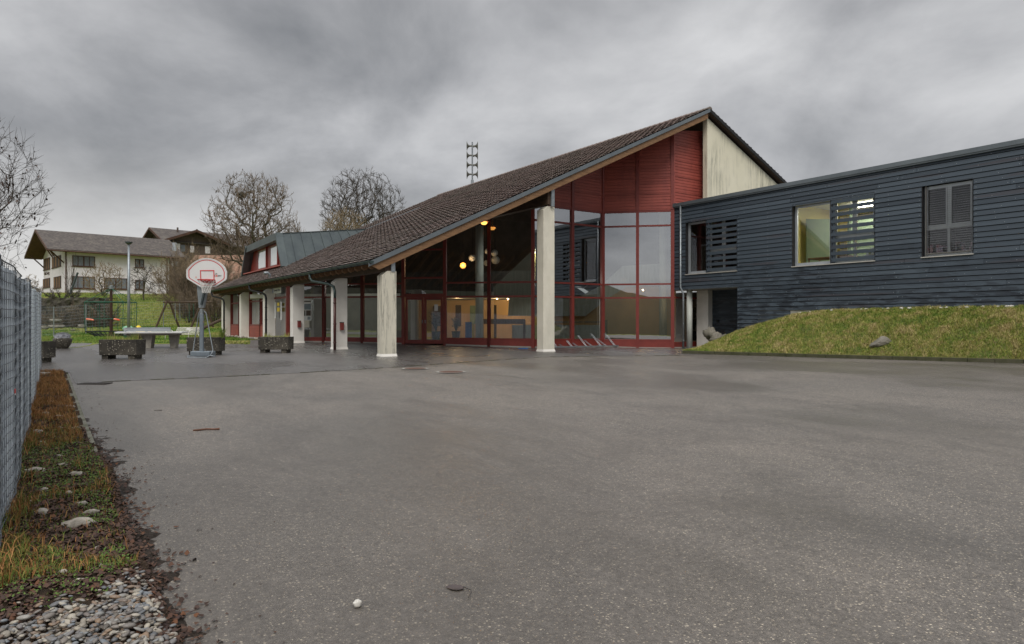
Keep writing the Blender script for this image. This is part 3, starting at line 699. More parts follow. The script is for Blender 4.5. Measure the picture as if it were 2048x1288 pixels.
# gutter
m=MB(); gx=RE-.09; gzz=2.10; K=10
prof=[(gx+.085*math.cos(a),gzz+.085*math.sin(a)) for a in lin(PI,2*PI,K)]+[(gx+.07*math.cos(a),gzz+.07*math.sin(a)) for a in lin(2*PI,PI,K)]
n=len(prof); m.add([(a,RY0-.12,b) for a,b in prof]+[(a,RY1,b) for a,b in prof],[(i,(i+1)%n,n+(i+1)%n,n+i) for i in range(n)])
m.prism([(gx-.085,RY0-.12,gzz),(gx-.06,RY0-.12,gzz-.065),(gx,RY0-.12,gzz-.088),(gx+.06,RY0-.12,gzz-.065),(gx+.085,RY0-.12,gzz)],(0,.01,0))
m.tube((gx-.085,RY0-.12,gzz),(gx-.085,RY1,gzz),.012,n=6)
y=RY0+.4
while y<RY1: m.path([(gx+.09*math.cos(a),y,gzz+.092*math.sin(a)) for a in lin(PI,2*PI,7)],.012,5); y+=.65
m.build('gutter',G_['gutter'],hall,world=True)
# rafter tails
y=RY0+.5; first=None; k=0
while y<RY1-.2:
    if first is None:
        m=MB(); m.prism([(9.46,-.05,rz(9.5)-.13),(13.,-.05,rz(13)-.13),(13.,-.05,rz(13)-.31),(9.56,-.05,rz(9.5)-.33),(9.46,-.05,rz(9.5)-.26)],(0,.10,0)); 
        first=m.build('rafter',G_['timber'],hall); first.location=(-18,y-32,1.05); q=first
    else:
        q=first.copy(); COL.objects.link(q); q.parent=hall; q.location=(-18,y-32,1.05)
    y+=.65
m=MB(); m.box(9.92,RY0+.16,1.80,10.20,RY1-.2,1.99); m.box(17.16,RY0+.2,4.86,17.42,33.4,5.42); m.build('beam',G_['dktimber'],hall,world=True)
m=MB(); m.box(10.14,RY0+.10,1.78,10.29,RY0+.15,2.33); m.box(17.30,RY0+.12,4.78,17.46,RY0+.19,5.62); m.v=m.v[:8]; m.f=m.f[:6]; m.a=m.a[:8]; m.build('beam_cap',G_['galv'],hall,world=True); m=MB(); m.box(17.30,RY0+.12,4.78,17.46,RY0+.19,5.62); m.build('beam_cap',G_['galv'],hall,world=True)
# pillars
def pillar(x,y,zt,mt,lab=None,wx=.57,wy=.42):
    zb=gz(x,y)-.02; m=MB(); ch=.10
    base=[(x,y+wy),(x,y+.0),(x+wx,y),(x+wx,y+wy)]
    v=[(a,b,zb+.10) for a,b in base]+[(x,y+wy,zt-.16),(x,y,zt-.16),(x+.2,y,zt),(x+wx,y,zt),(x+wx,y+wy,zt),(x+.2,y+wy,zt)]
    m.add(v,[(0,1,5,4),(1,2,7,6,5),(2,3,8,7),(3,0,4,9,8),(4,5,6,9),(6,7,8,9),(0,3,2,1)])
    o=m.build('pillar',mt,hall,world=True,bevel=.012)
    m=MB(); g=.035
    m.add([(x-g,y+wy+g,zb),(x-g,y-g,zb),(x+wx+g,y-g,zb),(x+wx+g,y+wy+g,zb),(x+.004,y+wy,zb+.13),(x+.004,y+.004,zb+.13),(x+wx,y+.004,zb+.13),(x+wx,y+wy,zb+.13)],[(0,1,5,4),(1,2,6,5),(2,3,7,6),(3,0,4,7),(4,5,6,7)])
    m.build('plinth',G_['white'],o)
    if lab: o['label']=lab
PY=[onx(764.8,9.8)[1],onx(668.9,9.8)[1],onx(585.5,9.8)[1],onx(529.7,9.8)[1],onx(481.8,9.8)[1],onx(445.7,9.8)[1]]
for i,y in enumerate(PY): pillar(9.8,max(y,22.3),1.80,G_['pill2'] if i==0 else G_['white'],'short pillar streaked with black weathering' if i==0 else None,.55)
pillar(16.98,22.42,4.79,G_['cream'],'tall cream pillar in front of the glass wall',.58,.45)
# downpipes
def downpipe(px,gy0,mt,mt2=None):
    y=onx(px,9.70)[1]; zb=gz(9.7,y); ys=y+1.9
    m=MB(); m.path([(gx,ys,2.03),(gx,ys,1.86),(gx+.05,ys-.15,1.72),(9.62,y+.45,1.55),(9.69,y+.1,1.42),(9.70,y,1.25),(9.70,y,.95 if mt2 else zb)],.055,10)
    for z in (.75,.1,-.6): 
        if not mt2: m.path([(9.70,y,z),(9.70,y,z+.04)],.068,10)
    o=m.build('downpipe',mt,hall,world=True,smooth=True)
    if mt2:
        m=MB(); m.path([(9.70,y,.97),(9.70,y,zb)],.057,10)
        for z in (.75,-.1,-.85): m.path([(9.70,y,z),(9.70,y,z+.04)],.07,10)
        m.build('lower_pipe',mt2,o,smooth=True)
downpipe(669.5,0,G_['gutter'],G_['pipe_red']); downpipe(532,0,G_['black']); downpipe(448,0,G_['black'])
for px,y,zz in ((597.5,PY[2],-.10),(682.5,PY[1],-.17)):
    x=ony(px,y)[0]; m=MB(); m.box(x-.07,y-.13,zz-.16,x+.07,y-.002,zz+.14); o=m.build('letter_box',G_['red'],hall,world=True,bevel=.01)
    m=MB(); m.box(x-.075,y-.14,zz+.14,x+.075,y-.002,zz+.165); m.build('box_lid',G_['black'],o)
m=MB(); m.path([(9.62,36.,2.27),(9.62,36.,2.42),(9.5,35.95,2.52),(9.32,35.9,2.50)],.07,10); m.build('roof_vent',G_['galv'],hall,world=True,smooth=True)
# ---- glazed bays
def bay(p0,p1,n,zb,gb,zt,trans,gm,mull=(.15,.15),name='window',subs=(),glasstop=None,tw=.08):
    p0=Vector((*p0,0));p1=Vector((*p1,0)); n=Vector((*n,0)); d=(p1-p0); L=d.length; d.normalize()
    m=MB(); Z=lambda p,z: Vector((p.x,p.y,z))
    if mull[0]: m.bar(Z(p0,zb[0]-.05),Z(p0,zt[0]),mull[0],.17,n)
    if mull[1]: m.bar(Z(p1,zb[1]-.05),Z(p1,zt[1]),mull[1],.17,n)
    a=p0+d*.07;b=p1-d*.07
    for z in trans: m.bar(Z(a,z),Z(b,z),.12,tw)
    m.prism([Z(a,zb[0]+.05),Z(b,zb[1]+.05),Z(b,gb),Z(a,gb)],n*.05)
    gt=zt if glasstop is None else (glasstop,glasstop)
    m.bar(Z(a,gt[0]-.05),Z(b,gt[1]-.05),.12,.10)
    m.bar(Z(a,gb+.03),Z(b,gb+.03),.12,.07)
    for q in subs:
        u0,z0_,u1,z1_=q; m.bar(Z(p0+d*u0*L,z0_),Z(p0+d*u1*L,z1_),.12,.09,n if u0==u1 else (0,0,1))
    o=m.build(name,G_['red'],hall,world=True)
    m=MB(); m.poly([Z(a,gb),Z(b,gb),Z(b,gt[1]),Z(a,gt[0])]); m.build('pane',gm,o)
    m=MB(); m.bar(Z(a,zb[0]+.02)+n*.05,Z(b,zb[1]+.02)+n*.05,.10,.09); m.build('sill',G_['plinth'],o)
    return o
ND=(-.7071,-.7071); DK=44.35
xs=[10.35]+[ond(px,DK)[0] for px in (648,725,807,890,978,1066)]
def dg(x): return (x,DK-x)
for i in range(6):
    a,b=dg(xs[i]),dg(xs[i+1]); zb=(gz(*a),gz(*b)); zt=(rz(a[0])-.36,rz(b[0])-.36)
    if i>3: tr=[1.2,1.86]
    else: tr=[1.22,1.85]
    if i==3:
        o=bay(a,b,ND,zb,1.28,zt,[2.1,3.4],G_['glass'])
        # hide lower: door leaves as their own parts
        o.name='window'
    else: bay(a,b,ND,zb,-.81 if i<5 else -.83,zt,tr,G_['glass'])
# fix the door bay: replace its base panel with two leaves
dbay=[ch for ch in hall.children if ch.name.startswith('window')][3]
D.objects.remove([ch for ch in dbay.children if ch.name.startswith('pane')][0]); D.objects.remove([ch for ch in dbay.children if ch.name.startswith('sill')][0]); D.objects.remove(dbay)
a,b=dg(xs[3]),dg(xs[4]); zt=(rz(a[0])-.36,rz(b[0])-.36)
def bayup():
    p0=Vector((*a,0));p1=Vector((*b,0)); n=Vector((*ND,0)); d=(p1-p0).normalized(); m=MB(); Z=lambda p,z: Vector((p.x,p.y,z))
    A=p0+d*.07;B=p1-d*.07
    for z,h in ((2.11,.08),(3.46,.08),(1.27,.16)): 
        if z<rz(A.x)-.5: m.bar(Z(A,z),Z(B,z),.12,h)
    m.bar(Z(A,zt[0]-.05),Z(B,zt[1]-.05),.12,.10)
    o=m.build('window',G_['red'],hall,world=True); m=MB(); m.poly([Z(A,1.24),Z(B,1.24),Z(B,zt[1]),Z(A,zt[0])]); m.build('pane',G_['glass'],o)
    L=(p1-p0).length; zb=gz(*a)+.03
    for k,(u0,u1) in enumerate(((.05,.495),(.505,.95))):
        P=p0+d*L*u0; Q=p0+d*L*u1; m=MB()
        m.bar(Z(P+d*.055,zb),Z(P+d*.055,1.185),.11,.07,n); m.bar(Z(Q-d*.055,zb),Z(Q-d*.055,1.185),.11,.07,n)
        m.bar(Z(P+d*.11,1.125),Z(Q-d*.11,1.125),.068,.12); m.bar(Z(P+d*.11,zb+.09),Z(Q-d*.11,zb+.09),.068,.18)
        dr=m.build('door',G_['red'],hall,world=True); m=MB(); m.poly([Z(P+d*.1,zb+.1),Z(Q-d*.1,zb+.1),Z(Q-d*.1,1.1),Z(P+d*.1,1.1)]); m.build('pane',G_['glass'],dr)
        m=MB(); e=(Q-d*.06) if k==0 else (P+d*.06); m.bar(Z(e+n*.07,-.06),Z(e+n*.07,.10),.03,.03,n); m.bar(Z(e+n*.03,.08),Z(e+n*.08,.08),.03,.03); m.bar(Z(e+n*.03,-.04),Z(e+n*.08,-.04),.03,.03); m.build('handle',G_['galv'],dr)
    # mullion left of the door (right one belongs to the next bay)
bayup()
# A/B wall
yG=DK-xs[6]; xA=onx(1205,1)[0]; xB=ony(1205,yG)[0]; xm=ony(1144,yG)[0]
bay((xs[6],yG),(xm,yG),(0,-1),(gz(xs[6],yG),gz(xm,yG)),-.87,(5.52,5.52),[1.2,1.87,4.75],G_['glass2'],(0,.16))
bay((xm,yG),(xB,yG),(0,-1),(gz(xm,yG),gz(xB,yG)),-.89,(5.52,5.52),[1.2,1.87,4.75],G_['glass2'],(0,.16))
dk2=xB+yG; c1=ond(1275,dk2); c2=ond(1345,dk2)
bay((xB,yG),c1[:2],ND,(gz(xB,yG)-.03,gz(*c1[:2])-.03),-.92,(5.52,5.52),[1.2,1.87,4.75],G_['glass2'],(0,.15))
bay(c1[:2],c2[:2],ND,(gz(*c1[:2])-.03,gz(*c2[:2])-.03),-.92,(5.52,5.52),[1.2,1.87,4.75],G_['glass2'],(0,.17))
# boarded red panels above, with ribs
def panel(p0,p1,n,z0,zt0,zt1):
    p0=Vector((*p0,0));p1=Vector((*p1,0)); n=Vector((*n,0)); L=(p1-p0).length; m=MB()
    def P3(q,off=0): r=p0.lerp(p1,q[0]/L)+n*off; return (r.x,r.y,q[1])
    def emit(poly,th,off):
        poly=clip(poly,lambda q:(zt0+(zt1-zt0)*q[0]/L)-q[1])
        if len(poly)>2: m.prism([P3(q,off) for q in poly],n*th)
    emit([(0,z0),(L,z0),(L,99),(0,99)],.03,0)
    z=z0; k=0
    while z<max(zt0,zt1):
        m.cur=random.uniform(.3,.7)
        if k%5==0:
            emit([(.01,z),(L-.01,z),(L-.01,z+.05),(.01,z+.05)],.045,0.03); z+=.055
        m.cur=random.uniform(.2,.8); emit([(.10,z+.012),(L-.10,z+.012),(L-.10,z+.135),(.10,z+.135)],.022,.03); z+=.145; k+=1
    m.cur=.5
    for u in (0.02,L-.09): emit([(u,z0),(u+.07,z0),(u+.07,99),(u,99)],.05,.03)
    o=m.build('cladding_panel',G_['redboard'],hall,world=True)
    m=MB(); r=p1+n*.02; m.bar((r.x,r.y,z0),(r.x,r.y,zt1),.15,.17,n); m.build('corner_post',G_['red'],o)
panel((xs[6],yG),(xm,yG),(0,-1),5.52,rz(xs[6])-.36,rz(xm)-.36)
panel((xm,yG),(xB,yG),(0,-1),5.52,rz(xm)-.36,rz(xB)-.36)
panel((xB,yG),c1[:2],ND,5.52,rz(xB)-.36,rz(c1[0])-.36)
panel(c1[:2],c2[:2],ND,5.52,rz(c1[0])-.36,rz(c2[0])-.36)
panel(c2[:2],(27.9,c2[1]),(0,-1),5.6,rz(c2[0])-.36,rz(27.9)-.36)
# undercroft glazing below
bay(c2[:2],(27.6,c2[1]+.05),(0,-1),(-1.3,-1.3),-1.05,(1.82,1.82),[1.2],G_['glass'],(0,.14))
# gable slab
m=MB(); sx0=RX+.14; m.prism([(sx0,22.45,5.0),(sx0,22.45,rz(sx0)-.28),(43.6,22.45,rz(43.6)-.28),(43.6,22.45,1.)],(0,.27,0)); m.build('gable_wall',G_['stained'],hall,world=True)
# arcade wall between pillars
ys=[35.35,37.85,PY[4]-.15,PY[5]+.1,RY1-.1]
bay((10.35,ys[1]),(10.35,ys[0]),(-1,0),(gz(10.35,37),)*2,-.84,(2.2,2.2),[1.28],G_['glass'],(.14,.16),tw=.1)
for j,(ya,yb) in enumerate(((PY[3]+.45,PY[4]),(PY[4]+.42,PY[5]))):
    ymid=(ya+yb)/2
    for q0,q1 in ((ymid,ya),(yb,ymid)):
        o=bay((10.35,q0),(10.35,q1),(-1,0),(gz(10.35,q0),)*2,-.2,(2.2,2.2),[1.22],G_['glass'],(.1,.12))
        m=MB()
        for k in range(5): m.box(10.28,min(q0,q1)+.07,-.95+k*.145,10.30,max(q0,q1)-.07,-.95+k*.145+.13)
        m.build('boarding',G_['redboard'],o)
        m=MB(); m.box(10.75,min(q0,q1),-.9,10.77,max(q0,q1),2.2); m.build('curtain',G_['curt'],o)
m=MB(); m.box(10.30,RY1-1.9,-1.1,10.5,RY1,2.3); m.box(10.3,RY1-.25,-1.2,RB-.4,RY1-.05,2.3); m.prism([(10.3,RY1-.24,2.3),(RX,RY1-.24,rz(RX)-.32),(RB-.4,RY1-.24,2.3)],(0,.18,0)); m.box(RB-.8,22.6,-1.2,RB-.5,RY1-.3,2.4)
m.build('wall',G_['white'],hall,world=True)
# interior
m=MB(); m.poly([(10.5,34.1,-1.0),(xs[6]+.1,yG+.2,-1.0),(xB,yG+.2,-1.05),(c2[0]+.1,c2[1]+.2,-1.08),(43,c2[1]+.2,-1.05),(43,49.7,-1.0),(10.5,49.7,-1.0)]); m.build('floor',G_['tilefl'],hall,world=True)
def dwall(px0,px1,K,z0,z1,th,name,mt):
    a=ond(px0,K);b=ond(px1,K); m=MB(); m.prism([(a[0],a[1],z0),(b[0],b[1],z0),(b[0],b[1],z1),(a[0],a[1],z1)],(.7071*th,.7071*th,0)); return m.build(name,mt,hall,world=True)
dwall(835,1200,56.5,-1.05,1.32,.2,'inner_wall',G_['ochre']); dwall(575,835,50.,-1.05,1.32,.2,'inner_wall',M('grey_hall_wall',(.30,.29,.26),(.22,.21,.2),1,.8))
m=MB(); 
a=ond(500,50.6);b=ond(1085,50.6);c_=ond(1085,66);d_=ond(500,66)
m.prism([(a[0],a[1],1.36),(b[0],b[1],1.36),(c_[0],c_[1],1.36),(d_[0],d_[1],1.36)],(0,0,.22)); m.build('gallery_floor',G_['ceil'],hall,world=True)
dwall(800,1075,50.5,1.30,2.72,.15,'gallery_parapet',G_['darkwood'])
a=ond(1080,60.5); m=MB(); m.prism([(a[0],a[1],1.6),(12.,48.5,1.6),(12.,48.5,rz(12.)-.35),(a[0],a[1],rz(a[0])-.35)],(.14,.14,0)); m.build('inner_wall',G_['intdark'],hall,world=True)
for q in ((860,905,500,590),):
    pass
def facing(px0,py0,px1,py1,Z,th,name,mt,parent=hall):
    P=[PX(px0,py1,Z),PX(px1,py1,Z),PX(px1,py0,Z),PX(px0,py0,Z)]; m=MB(); m.prism(P,CX(0,th)); return m.build(name,mt,parent,world=True)
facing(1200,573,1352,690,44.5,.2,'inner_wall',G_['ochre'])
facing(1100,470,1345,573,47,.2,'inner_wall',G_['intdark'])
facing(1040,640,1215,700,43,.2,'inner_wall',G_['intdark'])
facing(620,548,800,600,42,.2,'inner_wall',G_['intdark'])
facing(600,606,700,690,39.5,.1,'inner_wall',G_['curt'])
facing(966,638,1050,648,37.6,.05,'bench_frame',G_['hwood']); facing(988,610,993,680,37.7,.05,'bench_frame',G_['hwood']); facing(1046,640,1051,680,37.65,.05,'bench_frame',G_['hwood']); facing(940,611,951,648,41.,.05,'inner_window',G_['greenwall']); facing(911,610,927,652,41.2,.05,'inner_door',G_['hwood']); facing(866,612,882,652,40.9,.05,'inner_door',G_['hwood'])
facing(1002,512,1018,530,44.5,.03,'inner_window',G_['ochre']); facing(1021,504,1040,541,44.5,.03,'inner_window',G_['ochre']); facing(1043,504,1058,541,44.5,.03,'inner_window',G_['ochre'])  # ochre fills paint the warm glow of these windows
def polyfac(pts,Z,th,name,mt):
    m=MB(); m.prism([PX(a,b,Z) for a,b in pts],CX(0,th)); return m.build(name,mt,hall,world=True)
polyfac([(1090,597),(1152,597),(1204,570),(1245,532),(1352,525),(1352,569),(1253,574),(1217,596),(1171,632),(1090,632)],39.5,.22,'stair_parapet',G_['concrete'])
polyfac([(1018,594),(1075,594),(1075,632),(1016,632)],38.6,.2,'stair_parapet',G_['concrete'])
polyfac([(1024,650),(1200,650),(1200,700),(1024,700)],38.4,.2,'low_wall',G_['concrete'])
m=MB(); 
for q0,q1 in (((1106,575),(1165,575)),((1165,577),(1210,548)),((1106,587),(1160,587)),((1106,644),(1204,644))): m.tube(PX(q0[0],q0[1],38.6),PX(q1[0],q1[1],38.6),.03,n=6)
m.build('handrail',G_['galv'],hall,world=True)
for px,Z,r,zt in ((959,36.2,.215,4.6),(1326,38.5,.21,7.5)):
    p=CX((px-1024)/FL*Z,Z); m=MB(); m.path([(p.x,p.y,-1.1),(p.x,p.y,zt+.6)],r,20); m.build('column',G_['concrete'],hall,world=True,smooth=True)
bulbm=EM('warm_bulb',(1,.72,.38),28)
for px,py,Z in ((915,589,37.8),(946,592,37.2),(1025,588,38.4),(994,597,40),(1016,598,40),(1286,580,41)):
    p=PX(px,py,Z); m=MB(); m.ball(p,.05,8,6); m.build('spotlight',bulbm,hall,world=True)
def plight(name,p,e,col=(1,.66,.32),r=.12):
    l=D.lights.new(name,'POINT'); l.energy=e; l.color=col; l.shadow_soft_size=r; o=D.objects.new(name,l); COL.objects.link(o); o.location=p
for px,py,Z,e in ((915,600,38.9,20),(880,600,38.5,9),(990,602,39.3,15),(1040,602,40,12),(1286,592,42.5,26),(1040,500,39,0)): plight('lamp_light',PX(px,py,Z),e)
plight('lamp_light',(28.2,25.6,.8),16)
for a_,e_ in ((PX(700,575,34.6),26),(PX(640,600,34.6),14),(PX(1150,560,34.6),34),(PX(1290,520,36.2),26),(PX(1000,520,35.0),20)): plight('hall_fill',a_,e_,(.95,1,.93),.35)  # neutral fill added to brighten inner walls, stairs and column; no fixture here
# orange lit dome under the verge
lp=PX(968,446,31.2)
m=MB(); m.lathe(lp.x,lp.y,[(.02,rz(lp.x)-.13),(.02,lp.z+.16),(.20,lp.z+.10),(.22,lp.z+.06),(.18,lp.z+.05)],16); o=m.build('ceiling_lamp',G_['orange'],hall,world=True)
m=MB(); m.ball((lp.x,lp.y,lp.z+.03),.15,14,8,(1,1,.75)); m.build('lamp_globe',EM('amber_glow',(1,.42,.08),3.2),o)
# letters on the sign over the office door
t=thing('sign','small white name sign with dark lettering above the office door behind pillars','sign',(10.2,36.8,1.68))
m=MB(); m.box(-.01,-.78,-.17,.01,.78,.17); sg=m.build('board',G_['boardwhite'],t)
mt=Matrix(((0,0,-1,-.013),(-1,0,0,-.08),(0,1,0,.0),(0,0,0,1)))
text_mesh("Gemeindig. D'Aigert",.15,'lettering',G_['black'],t,mt,.002,.95)
m=MB(); m.box(-.018,.66,-.12,-.01,.74,.10); m.build('emblem',G_['blue'],t)
# posters
def sheet(name,px0,py0,px1,py1,K,off,label,blocks,cat='poster',base='boardwhite'):
    a=ond(px0,K);b=ond(px1,K); d=(Vector((b[0],b[1],0))-Vector((a[0],a[1],0))); L=d.length; d.normalize(); n=Vector((*ND,0)); Z=a[2]
    z0=(644-py1)/FL*Z; z1=(644-py0)/FL*Z
    o=Vector((a[0],a[1],0))+n*off; t=thing(name,label,cat,(o.x,o.y,z0))
    def q(u0,v0,u1,v1,dep,mt,nm):
        P=[o+d*L*u0+Vector((0,0,z0+(z1-z0)*v0)),o+d*L*u1+Vector((0,0,z0+(z1-z0)*v0)),o+d*L*u1+Vector((0,0,z0+(z1-z0)*v1)),o+d*L*u0+Vector((0,0,z0+(z1-z0)*v1))]
        m=MB(); m.prism([p+n*dep for p in P],n*.003); return m.build(nm,mt,t,world=True)
    q(0,0,1,1,0,G_[base],'paper')
    for u0,v0,u1,v1,mt in blocks: q(u0,v0,u1,v1,.004,G_[mt],'print')
sheet('poster',606,598,625,641,DK,.12,'tall event poster with picture blocks on the glass between two pillars',[(.05,.86,.95,.91,'hbrown'),(.15,.5,.95,.77,'steelblue'),(.02,.22,.38,.47,'darkwood'),(.45,.22,.95,.47,'hbrown'),(.6,.04,.92,.18,'galv')])
sheet('notice',606,641,621,655,DK,.12,'plain beige sheet below the tall event poster','',base='cream',cat='notice')
sheet('notice',870,609,877,622,DK,.10,'small pale notice stuck on the right leaf of the entrance door','',base='boardwhite',cat='notice')
t=thing('notice','yellow and white notices on the glass of the office door','notice',(10.22,36.7,.6))
m=MB(); m.box(-.005,-.3,.25,.005,.1,.42); m.box(-.005,-.35,-.05,.005,.12,.16); m.build('yellow_sheet',G_['yellow'],t)
m=MB(); m.box(-.006,.35,-.4,.004,.62,.45); m.box(-.006,-.72,-.5,.004,-.5,.45); m.build('white_sheet',G_['boardwhite'],t)
# dormer
dm=MB(); A=(11.7,40.2,3.2);B=(11.7,49.95,3.2);C=(11.7,48.7,5.12);E=(11.7,41.5,5.28); F=(18.0,43.5,6.25); Gp=(18.0,47.6,6.25)
dm.add([A,E,F],[(0,1,2)]); dm.add([B,C,Gp],[(0,2,1)]); dm.add([E,C,Gp,F],[(0,1,2,3)])
o=dm.build('dormer',G_['zinc2'],hall,world=True); dorm=o
m=MB(); 
def fr(p,q,w_=.34,off=0):
    m.bar(Vector(p),Vector(q),.5,w_)
AV,BV,CV,EV=[Vector(q) for q in (A,B,C,E)]
for p,q in ((AV,EV),(BV,CV)):
    m.bar(p+Vector((-.1,0,0)),q+Vector((-.1,0,0)),.42,.16,(1,0,0) if 0 else (0,0,1))
m.prism([(11.45,E[1]-.12,E[2]+.05),(11.45,C[1]+.12,C[2]+.05),(11.45,C[1]+.3,C[2]-.38),(11.45,E[1]-.3,E[2]-.38)],(.35,0,0))
m.build('dormer_frame',G_['zinc2'],dorm)
m=MB() # standing seams on the cheek
for k in range(1,9):
    u=k/9.; tp=EV.lerp(Vector(F),u*.97); b0=AV.lerp(Vector(F),min(.985,u*1.0+.02)) 
    lean=(AV-EV); 
    f0=EV+(Vector(F)-EV)*u; # intersect leaning line with the lower edge
    b1=AV.lerp(Vector(F),min(1,u+(1-u)*.0)); m.bar(tp+Vector((0,-.02,.0)),b1+Vector((0,-.02,0)),.03,.04,(0,1,0))
m.bar(EV+Vector((0,0,.02)),Vector(F)+Vector((0,0,.02)),.07,.05)
for k in range(1,9): 
    a_=EV.lerp(CV,k/9.);b_=Vector(F).lerp(Vector(Gp),k/9.); m.bar(a_+Vector((0,0,.02)),b_+Vector((0,0,.02)),.03,.04)
m.build('standing_seams',G_['zinc2'],dorm)
m=MB(); m.prism([(11.95,A[1]+.1,3.2),(11.95,B[1]-.1,3.2),(11.95,C[1]-.05,C[2]-.3),(11.95,E[1]+.05,E[2]-.3)],(.06,0,0)); m.build('dormer_front',G_['red'],dorm)
for y0_,y1_ in ((42.7,44.4),(45.3,47.4)):
    m=MB(); m.box(11.86,y0_,3.45,11.93,y1_,3.55); m.box(11.86,y0_,4.72,11.93,y1_,4.84); m.box(11.86,y0_,3.55,11.93,y0_+.1,4.72); m.box(11.86,y1_-.1,3.55,11.93,y1_,4.72)
    w_=m.build('window',G_['red'],dorm); m=MB(); m.box(11.90,y0_+.1,3.55,11.91,y1_-.1,4.72); m.build('blind',G_['boardwhite'],w_); m=MB(); m.poly([(11.88,y0_+.1,3.55),(11.88,y1_-.1,3.55),(11.88,y1_-.1,4.72),(11.88,y0_+.1,4.72)]); m.build('pane',G_['glass'],w_)
m=MB(); m.box(11.45,A[1]+.2,3.30,11.9,B[1]-.3,3.36); m.build('dormer_sill',G_['redboard'],dorm)
# pendant globes inside
gw=M('opal_globe',(.62,.64,.62),(.55,.57,.55),2,.25)
for i,(px,py,r,lit,lab) in enumerate(((926,531,6.2,1,'glowing amber globe lamp hanging alone inside the hall'),(945,516,7,0,'white globe lamp left of the round concrete column inside'),(975,503,6,0,'white globe lamp hanging partly behind the red mullion, upper one'),
    (989,506,7,0,'white globe lamp right of the mullion, upper one of the cluster'),(991,520,8.5,0,'largest white globe lamp in the cluster behind the glass'),(973,526,6,0,'lowest white globe lamp, left of the red mullion'))):
    Z=38.5+.35*i; p=PX(px,py,Z); t=thing('pendant_lamp',lab,'lamp',(p.x,p.y,p.z),0,'globe lamps hanging in the hall')
    m=MB(); m.ball((0,0,0),r/FL*Z,20,14); m.build('globe',EM('amber_globe',(1,.42,.08),1.3) if lit else gw,t,smooth=True)
    if lit: plight('lamp_light',(p.x-.2,p.y-.3,p.z),55,(1,.62,.30),.2)
    m=MB(); m.tube((0,0,r/FL*Z),(0,0,rz(min(p.x,27))-.4-p.z),.012,n=5); m.build('cord',G_['black'],t)
# potted plants & things inside the glass
def potplant(px,Z,py0,py1,label,seed,w=1.):
    p=CX((px-1024)/FL*Z,Z); zt=(644-py0)/FL*Z; t=thing('potted_plant',label,'plant',(p.x,p.y,-1.0)); h=zt+1.0
    m=MB(); m.lathe(0,0,[(.17,0),(.24,.5),(.26,.5),(.22,.46)],14); m.build('pot',G_['black'],t)
    r_=random.Random(seed); m=MB()
    for k in range(34):
        a=r_.uniform(0,6.28); e=r_.uniform(.3,1)*w; tip=Vector((math.cos(a)*.42*e,math.sin(a)*.42*e,.55+(h-.55)*r_.uniform(.3,1)))
        m.path([(0,0,.45),(tip.x*.35,tip.y*.35,.45+(tip.z-.45)*.7),tip],[.012,.01,.004],4)
        for q in range(5):
            cpt=Vector((tip.x*.5,tip.y*.5,.5+(tip.z-.5)*.8)).lerp(tip,q/4); d=Vector((r_.gauss(0,1),r_.gauss(0,1),r_.gauss(0,.6))).normalized()*.14; sd=d.cross(Vector((0,0,1)))*.32
            m.poly([cpt,cpt+d*.5+sd,cpt+d,cpt+d*.5-sd])
    m.build('foliage',G_['plant'],t)
potplant(872,36.4,624,680,'dark leafy indoor plant behind the entrance door glass',1,1.0)
potplant(912,37.2,634,680,'indoor plant in a dark pot right of the entrance behind the glass',2,.8)
potplant(1388,37.0,605,690,'tall leafy plant behind glass under the blue building',6,1.2)
p=CX((938-1024)/FL*36.6,36.6); t=thing('display_stand','blue and yellow display panel standing inside behind the glass','display',(p.x,p.y,-1.0),-TH)
m=MB(); m.box(-.2,-.04,0,.15,.04,1.0); m.build('panel',G_['blue'],t); m=MB(); m.box(.16,-.04,.1,.30,.03,.9); m.build('side_panel',G_['yellow'],t); m=MB(); m.box(-.22,-.15,-.0,.32,.15,.04); m.build('foot',G_['black'],t)
# =================== bicycle rack ===================
g0,_=onground(1104,695.5); g1,_=onground(1236,694.5)
d=(g1-g0); L=d.length; ang=math.atan2(d.y,d.x)
t=thing('bicycle_rack','galvanised bicycle rack with high and low wheel hoops before the glass wall','bicycle rack',g0,ang)
m=MB(); m.bar((-.35,.45,.04),(L+.1,.45,.04),.05,.05); m.bar((-.35,0,.03),(L+.1,0,.03),.05,.05); m.build('base_rail',G_['galv'],t)
def hoop(x,h):
    m=MB()
    for k in (0,.075):
        m.path([(x+k,.45,.04),(x+k,.45,h*.62),(x+k+.02,.43,h),(x+k+.09,.34,h*.80),(x+k+.20,.2,h*.45),(x+k+.33,.0,.03)],.011,6)
    m.bar((x-.01,.45,h*.5),(x+.09,.45,h*.5),.02,.03)
    o=m.build('wheel_hoop',G_['galv'],t); return o
nS=5
for i in range(nS): 
    hoop(.0+i*(L-.45)/(nS-1)-.1,.66)
    if i<nS-1: hoop(.34+i*(L-.45)/(nS-1)-.1,.40)
